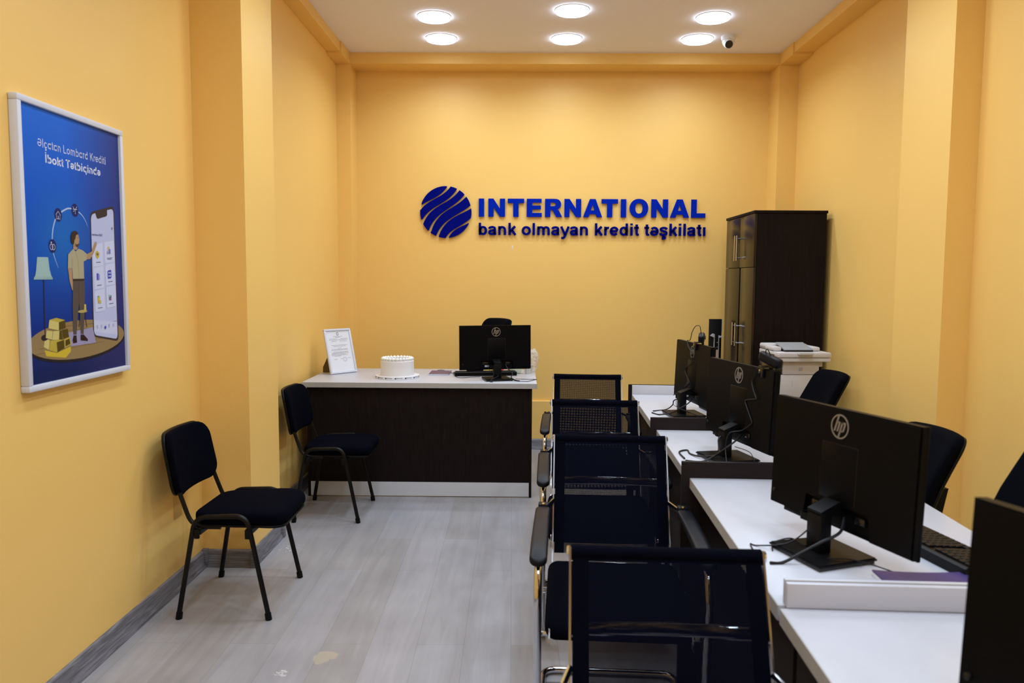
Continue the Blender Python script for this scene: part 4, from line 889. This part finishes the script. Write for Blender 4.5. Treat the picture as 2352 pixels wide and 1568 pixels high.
# ================================================================ VISITOR CHAIRS BY THE LEFT WALL (seat faces +x)
def make_visitor():
    t_ = thing('visitor_chair', '', 'chair')
    for s_ in (-1, 1):
        y0, yi = s_*.228, s_*.214
        q = B('steel').tube(filletp([(-.188, y0, .012), (-.115, yi, .428), (.10, yi, .434), (.188, y0, .012)], .052, 8), .0105, 12); q.build('side_frame', t_)
        for x in (-.188, .188): B('black').cyl((x, y0, 0), (x-.004*(1 if x > 0 else -1), y0, .028), .0135, 12).build('foot', t_)
        q = B('steel').tube(filletp([(-.02, s_*.185, .378), (-.14, s_*.185, .378), (-.185, s_*.18, .50), (-.222, s_*.175, .62)], .06, 8), .0095, 10); q.build('back_upright', t_)
    for x in (-.105, .105): B('steel').box(x-.012, x+.012, -.212, .212, .352, .380, .003).build('seat_support', t_)
    for x in (-.105, .105):
        for s_ in (-1, 1): B('black').box(x-.011, x+.011, s_*.223-.006, s_*.223+.006, .340, .380, .004).build('bracket_cap', t_)
    def f(x, y, z):
        k = 1-.10*max(0, -(x)/.2)          # a little narrower at the back
        return (x+.048, y*k, z+.415-.014*max(0, (x-.08)/.12)**2+.006*(x/.2))
    B('fab').pad(.395, .405, .075, .052, .020, fn=f, crown=.010).build('seat', t_)
    B('black').pad(.385, .395, .07, .010, .003, fn=lambda x, y, z: (x+.048, y*(1-.10*max(0, -x/.2)), z+.384-.010*max(0, (x-.08)/.12)**2)).build('seat_pan', t_)
    R_b = .62
    def fb(x, y, z):    # x: across (width), y: up, z: thickness towards the sitter
        a = x/R_b; wz = 1-.06*(y+.16)/.32
        X = -(R_b-z)*(1-math.cos(a))*-1; 
        lean = -.060*(y+.16)/.32
        return (-.212+lean+z+(R_b)*(1-math.cos(a)), x*wz, .632+y)
    B('fab').pad(.42, .262, .07, .030, .013, fn=fb, crown=.008).build('backrest', t_)
    B('black').pad(.424, .267, .07, .016, .006, fn=lambda x, y, z: fb(x, y, z-.020)).build('back_shell', t_)
    q = B('gold').box(-.225, -.205, .2035, .2045, .60, .625); q.build('fabric_tab', t_)
    return t_
VC = make_visitor(); VC['label'] = 'black fabric visitor chair against the left wall, nearest the camera below the poster'; VC['group'] = 'black visitor chairs along the left wall'; VC.location = (-1.226, 3.320, 0)
dup(VC, 'black fabric visitor chair against the left wall, beside the back desk', (-1.123, 4.600, 0))

# ================================================================ MESH CHAIRS IN FRONT OF THE SERVICE DESKS (sitter faces -y)
def make_mesh_chair():
    t_ = thing('mesh_chair', '', 'chair')
    prof = [(.440, .848), (.392, .755), (.335, .640), (.285, .530), (.240, .470), (.190, .435), (.10, .425), (-.10, .430), (-.20, .428), (-.235, .400), (-.238, .385)]
    P = smoothp([(0, a, b) for a, b in prof], 5)
    HWD = .203
    for s_ in (-1, 1):
        q = MB().m('rail'); n = len(P)
        for i in range(n-1):      # flat side rail
            a, b = P[i], P[i+1]
            t0 = (P[min(i+1, n-1)]-P[max(i-1, 0)]).normalized(); t1 = (P[min(i+2, n-1)]-P[i]).normalized()
            n0 = V((0, -t0.z, t0.y))*.011; n1 = V((0, -t1.z, t1.y))*.011
            xa, xb = s_*HWD, s_*(HWD-.004)
            v = [q.bm.verts.new((x, p.y, p.z)) for x in (xa, xb) for p in (a-n0, a+n0, b+n1, b-n1)]
            for f in ((0, 1, 2, 3), (7, 6, 5, 4), (1, 5, 6, 2), (0, 3, 7, 4)): q._fin([q.bm.faces.new([v[k] for k in f])])
            if i == 0: q._fin([q.bm.faces.new([v[k] for k in (0, 4, 5, 1)])])
        bmesh.ops.remove_doubles(q.bm, verts=q.bm.verts, dist=1e-5); q.build('side_rail', t_)
    kb_ = [i for i, p in enumerate(P) if p.z < .47 and p.y < .24][0]
    def sheet(x0, x1, dy, i0, i1, mt, name, bow=.010, nx=10):
        q = MB().m(mt); G = []
        for p in P[i0:i1]:
            G.append([q.bm.verts.new((x0+(x1-x0)*k/nx, p.y+dy+bow*(1-((x0+(x1-x0)*k/nx)/HWD)**2), p.z)) for k in range(nx+1)])
        for A, Bq in zip(G, G[1:]):
            for k in range(nx): q._fin([q.bm.faces.new((A[k], A[k+1], Bq[k+1], Bq[k]))])
        return q.build(name, t_, normals=False)
    sheet(-HWD+.008, HWD-.008, -.004, 1, kb_, 'mesh', 'mesh_back', 0.0)
    for s_ in (-1, 1): sheet(s_*(HWD-.007), s_*(HWD-.040), -.0062, 1, kb_, 'fab', 'edge_hem', 0.0, 3)
    q = B('fab').tube([(-HWD+.004, .440, .838), (-.1, .442, .836), (.1, .442, .836), (HWD-.004, .440, .838)], .0165, 16); q.build('top_roll', t_)
    for s_ in (-1, 1):
        q = B('chrome').lathe([(0, 0), (.013, 0), (.0145, .003), (.012, .007), (0, .009)], n=20, mx=Matrix.Translation((s_*(HWD-.002), .440, .838)) @ Matrix.Rotation(s_*PI/2, 4, 'Y')); q.build('end_cap', t_)
    # curved cross bars behind the mesh
    def crossbar(y, z, nm='cross_bar'):
        q = MB().m('chrome'); n = 12
        for k in range(n):
            x0_, x1_ = -HWD+.006+(2*HWD-.012)*k/n, -HWD+.006+(2*HWD-.012)*(k+1)/n
            b0, b1 = .022*(1-(x0_/HWD)**2), .022*(1-(x1_/HWD)**2)
            pr = [(.006*math.cos(2*PI*a_/12), .015*math.sin(2*PI*a_/12)) for a_ in range(12)]
            A = [q.bm.verts.new((x0_, y+b0+u, z+w_)) for u, w_ in pr]; Bq = [q.bm.verts.new((x1_, y+b1+u, z+w_)) for u, w_ in pr]
            for i in range(12): q._fin([q.bm.faces.new((A[i], Bq[i], Bq[(i+1) % 12], A[(i+1) % 12]))])
        bmesh.ops.remove_doubles(q.bm, verts=q.bm.verts, dist=1e-5); q.build(nm, t_)
    crossbar(.372, .697); crossbar(.215, .440, 'rear_seat_bar')
    # thick seat cushion with a waterfall front
    def fs(x, y, z):
        dz = 0
        if y < -.12: dz = -.030*((-.12-y)/.11)**2
        if y > .16: dz += .012*((y-.16)/.06)**2
        return (x, y-.012, z+.437+dz)
    B('fab').pad(.430, .450, .035, .042, .018, fn=fs, crown=.006).build('seat', t_)
    q = B('chrome'); q.cyl((-.230, -.205, .405), (.230, -.205, .405), .010, 12); q.build('seat_bar', t_); B('chrome').cyl((-.230, .10, .405), (.230, .10, .405), .010, 12).build('seat_bar', t_)
    for s_ in (-1, 1):
        X = s_*.233
        def fa(x, y, z): return (X+x, y-.045, z+.655+.010*math.cos(y/.25*1.4)-.010+(-.012*(y < -.16)*((-.16-y)/.08)**2))
        ap = B('pad').pad(.050, .480, .024, .020, .007, fn=fa).build('armrest', t_)
        q = B('pad').box(X-.017, X+.017, .196, .232, .640, .662, .004); q.build('arm_clip', ap)
        q = B('gold').lathe([(0, 0), (.006, 0), (.005, .003), (0, .004)], n=12, mx=Matrix.Translation((X, .200, .6625))); q.build('screw', ap)
        q = B('chrome').cyl((X-s_*.012, .225, .645), (s_*(HWD-.002), .325, .640), .007, 10); q.build('arm_stud', ap)
    # one continuous cantilever tube: arm - front leg - floor runner - rear loop - and back up
    pth = []
    for s_ in (-1, 1):
        X = s_*.233
        half = [(X, .20, .636), (X, -.255, .628), (X, -.292, .55), (X, -.235, .014), (X, .335, .014)]
        pth += half if s_ < 0 else half[::-1]
    q = B('chrome').tube(filletp(pth, .055, 8), .0115, 14); q.build('tubular_frame', t_)
    return t_
MC = make_mesh_chair()
spots = [((.287, 1.155, 0), -3.0, 'black mesh chair with chrome frame nearest the camera, cut off by the bottom edge'), ((.302, 2.335, 0), -3.4, 'black mesh chair with chrome frame second from the camera, its whole back showing'),
         ((.334, 3.155, 0), -2.2, 'black mesh chair with chrome frame third from the camera'), ((.376, 4.140, 0), -3.4, 'black mesh chair with chrome frame farthest back, in front of the yellow wall')]
for i, (loc, rz, lb) in enumerate(spots):
    o = MC if i == 0 else dup(MC, lb)
    o['label'] = lb; o['group'] = 'chrome framed mesh chairs along the service desks'; o.location = loc; o.rotation_euler = (0, 0, math.radians(rz))

# ================================================================ STAFF SWIVEL CHAIRS (sitter faces -y in the chair's own frame)
def make_staff(sz, arms=True):
    t_ = thing('office_chair', '', 'chair')
    bt = .455          # backrest height
    def fb(x, y, z):
        k = 1-.12*(y/bt+.5)
        return (x*k, .19+.17*(y/bt+.5)-z+(-.045*(x/.21)**2)+.03*math.sin((y/bt+.5)*PI)*-1, sz+.05+bt/2+y-.006*(x/.2)**2*(y > .1))
    B('staff').pad(.37, bt, .040, .050, .020, fn=fb).build('backrest', t_)
    B('black').pad(.36, bt-.02, .05, .014, .005, fn=lambda x, y, z: fb(x, y, z-.028)).build('back_shell', t_)
    B('staff').pad(.47, .45, .08, .07, .028, fn=lambda x, y, z: (x, y-.02, z+sz-.035-(.03*((-.1-y)/.12)**2 if y < -.1 else 0)), crown=.008).build('seat', t_)
    B('black').prism([(-.03, sz-.075), (.23, sz-.085), (.30, sz+.10), (.345, sz+.30), (.375, sz+.30), (.33, sz+.08), (.26, sz-.11), (-.03, sz-.10)], 'x', -.03, .03).build('back_bracket', t_)
    for s_ in (-1, 1) if arms else ():
        ap = B('black').pad(.06, .25, .025, .025, .009, fn=lambda x, y, z: (x+s_*.265, y+.01, z+sz+.20)).build('armrest', t_)
        B('black').tube(filletp([(s_*.20, .0, sz-.075), (s_*.265, .0, sz-.07), (s_*.268, .01, sz+.19)], .04, 5), .014, 8).build('arm_post', ap)
    B('steel').cyl((0, 0, .09), (0, 0, sz-.09), .025, 16).build('gas_lift', t_)
    B('black').box(-.09, .09, -.08, .10, sz-.10, sz-.072, .006).build('mechanism', t_)
    for k in range(5):
        a = 2*PI*k/5+.3; c, s2 = math.cos(a), math.sin(a)
        lg = B('black').tube([(0, 0, .115), (c*.15, s2*.15, .100), (c*.29, s2*.29, .075)], [.026, .020, .014], 10).build('base_leg', t_)
        q = B('black'); q.cyl((c*.29-s2*.014, s2*.29+c*.014, .028), (c*.29-s2*.004, s2*.29+c*.004, .028), .027, 16); q.cyl((c*.29+s2*.004, s2*.29-c*.004, .028), (c*.29+s2*.014, s2*.29-c*.014, .028), .027, 16); q.cyl((c*.29, s2*.29, .03), (c*.29, s2*.29, .078), .007, 8); q.build('caster', lg)
    return t_
G_ = 'black swivel chairs behind the service desks'
O1 = make_staff(.415); tag(O1, 'black swivel chair behind the third service desk, tall back beside the right-hand column', 'chair', G_)
O1.location = (1.085, 2.60, 0); O1.rotation_euler = (0, 0, -PI/2+.06)
dup(O1, 'black swivel chair by the right wall, in front of the printer', (1.40, 4.23, 0), -PI/2+.06)
O3 = make_staff(.550, False); tag(O3, 'black swivel chair at the right edge of the picture, above the nearest monitor', 'chair', G_); O3.location = (1.02, 1.80, 0); O3.rotation_euler = (0, 0, -PI/2)
O4 = make_staff(.612, False); tag(O4, 'black swivel chair behind the back desk monitor, only its top showing', 'chair', G_); O4.location = (-.435, 5.72, 0); O4.rotation_euler = (0, 0, -.95)

# ================================================================ PRINTER ON ITS STAND
T = thing('printer_stand', 'low dark cabinet carrying the white printer', 'cabinet', (1.79, 5.12, 0), .06)
B('wenge').box(-.20, .20, -.19, .19, .03, .622, .002).build('body', T)
B('edge').box(-.205, .205, -.195, .195, .623, .638, .001).build('top', T)
B('wenge').box(-.195, .195, -.204, -.191, .05, .61, .001).build('door', T)
PR = thing('printer', 'white multifunction printer with grey paper tray, in front of the wardrobe', 'printer', (1.80, 4.945, .6385), .06)
# front plane is local y = 0, the machine reaches back to y = .32
q = B('print'); q.box(-.165, .125, .0, .30, .012, .175, .008); q.box(-.115, .125, .0, .30, .176, .262, .008); q.build('body', PR)
B('gloss').box(-.160, -.117, .006, .29, .176, .262, .003).build('output_bay', PR)
B('black').box(-.155, .12, .004, .29, 0, .0125).build('base', PR)
q = B('print'); q.prism([(-.160, -.040), (.180, -.040), (.180, .30), (-.160, .30)], 'z', .263, .288)
bmesh.ops.bevel(q.bm, geom=[e for e in q.bm.edges], offset=.004, segments=2, affect='EDGES'); q.box(.105, .155, .02, .28, .225, .262, .004); q.build('scanner_base', PR)
q = B('print').box(-.160, .180, -.045, .30, .290, .322, .006); q.build('scanner_lid', PR)
B('print').box(-.160, -.105, .05, .30, .323, .352, .010).build('feeder_left_cover', PR)
B('print').box(.095, .150, .05, .30, .323, .350, .010).build('feeder_right_cover', PR)
B('print').box(-.160, .120, .18, .30, .323, .360, .010).build('feeder_cover', PR)
B('gloss').box(-.100, .090, .02, .17, .3225, .334, .002).build('feeder_slot', PR)
B('printd').prism([(.01, .336), (.02, .332), (.175, .366), (.172, .372)], 'x', -.100, .085).build('paper_tray', PR)
B('print').prism([(-.075, .322), (-.045, .3225), (-.045, .318), (-.072, .310)], 'x', -.040, .050).build('lid_grip', PR)
B('gloss').box(-.1615, -.1595, .03, .13, .296, .304).build('vent_slot', PR)
q = B('printd'); q.box(-.150, -.128, -.0012, .0, .125, .147, .0004); q.build('emblem_plate', PR)
q = B('frame'); q.box(-.147, -.131, -.0018, -.0012, .128, .144); q.build('emblem', PR)
q = MB()
for x, z, c in ((-.006, .006, (.55, .40, .40)), (.006, .006, (.40, .46, .62)), (-.006, -.006, (.36, .44, .60)), (.006, -.006, (.62, .45, .30))): q.m(pm(c)).box(x-.006+.003, x+.006+.003, -.0008, 0, z-.006+.212, z+.006+.212)
q.build('colour_sticker', PR)
q = B('printd')
for z in (.106, .118, .130): q.box(-.052, -.047, -.0006, 0, z, z+.004)
q.build('status_marks', PR)
B('printd').prism([(-.05, .012), (.035, .012), (.035, .026), (.028, .034), (-.043, .034), (-.05, .028)], 'y', -.001, .01).build('tray_handle', PR)
# ================================================================ DARK FLOOR-STANDING PANEL LEFT OF THE WARDROBE
T = thing('display_stand', 'narrow black standing panel with grey flared bracket, left of the wardrobe', 'stand', (1.53, 6.03, 0))
B('black').box(-.055, .042, 0, .018, .0, 1.115, .001).build('back_panel', T)
B('glassedge').box(.0425, .0475, .002, .016, 1.01, 1.113).build('glass_edge', T)
q = B('grey')
q.prism([(-.048, .985), (-.028, 1.003), (-.016, .998), (-.0155, .976), (-.022, .973)], 'y', -.022, -.001); q.prism([(.046, .984), (.044, .978), (.022, .970), (.0155, .973), (.0145, .990), (.03, .984)], 'y', -.022, -.001)
q.box(-.0185, -.0155, -.020, -.001, .60, .975); q.box(.0155, .0185, -.020, -.001, .60, .972); q.build('bracket', T)
B('gloss').box(-.0153, .0153, -.012, -.0005, .60, .992).build('centre_strip', T)
q = B('grey')
for z in (.933, .897): q.lathe([(0, 0), (.003, 0), (.002, .001), (0, .0015)], n=10, mx=Matrix.Translation((.007, -.0121, z)) @ Matrix.Rotation(PI/2, 4, 'X'))
q.build('screws', T)
B('pink').box(-.014, .014, -.0135, -.0122, .78, .876).build('label_strip', T)
B('black').box(-.09, .09, -.10, .10, 0, .02, .003).build('base', T)
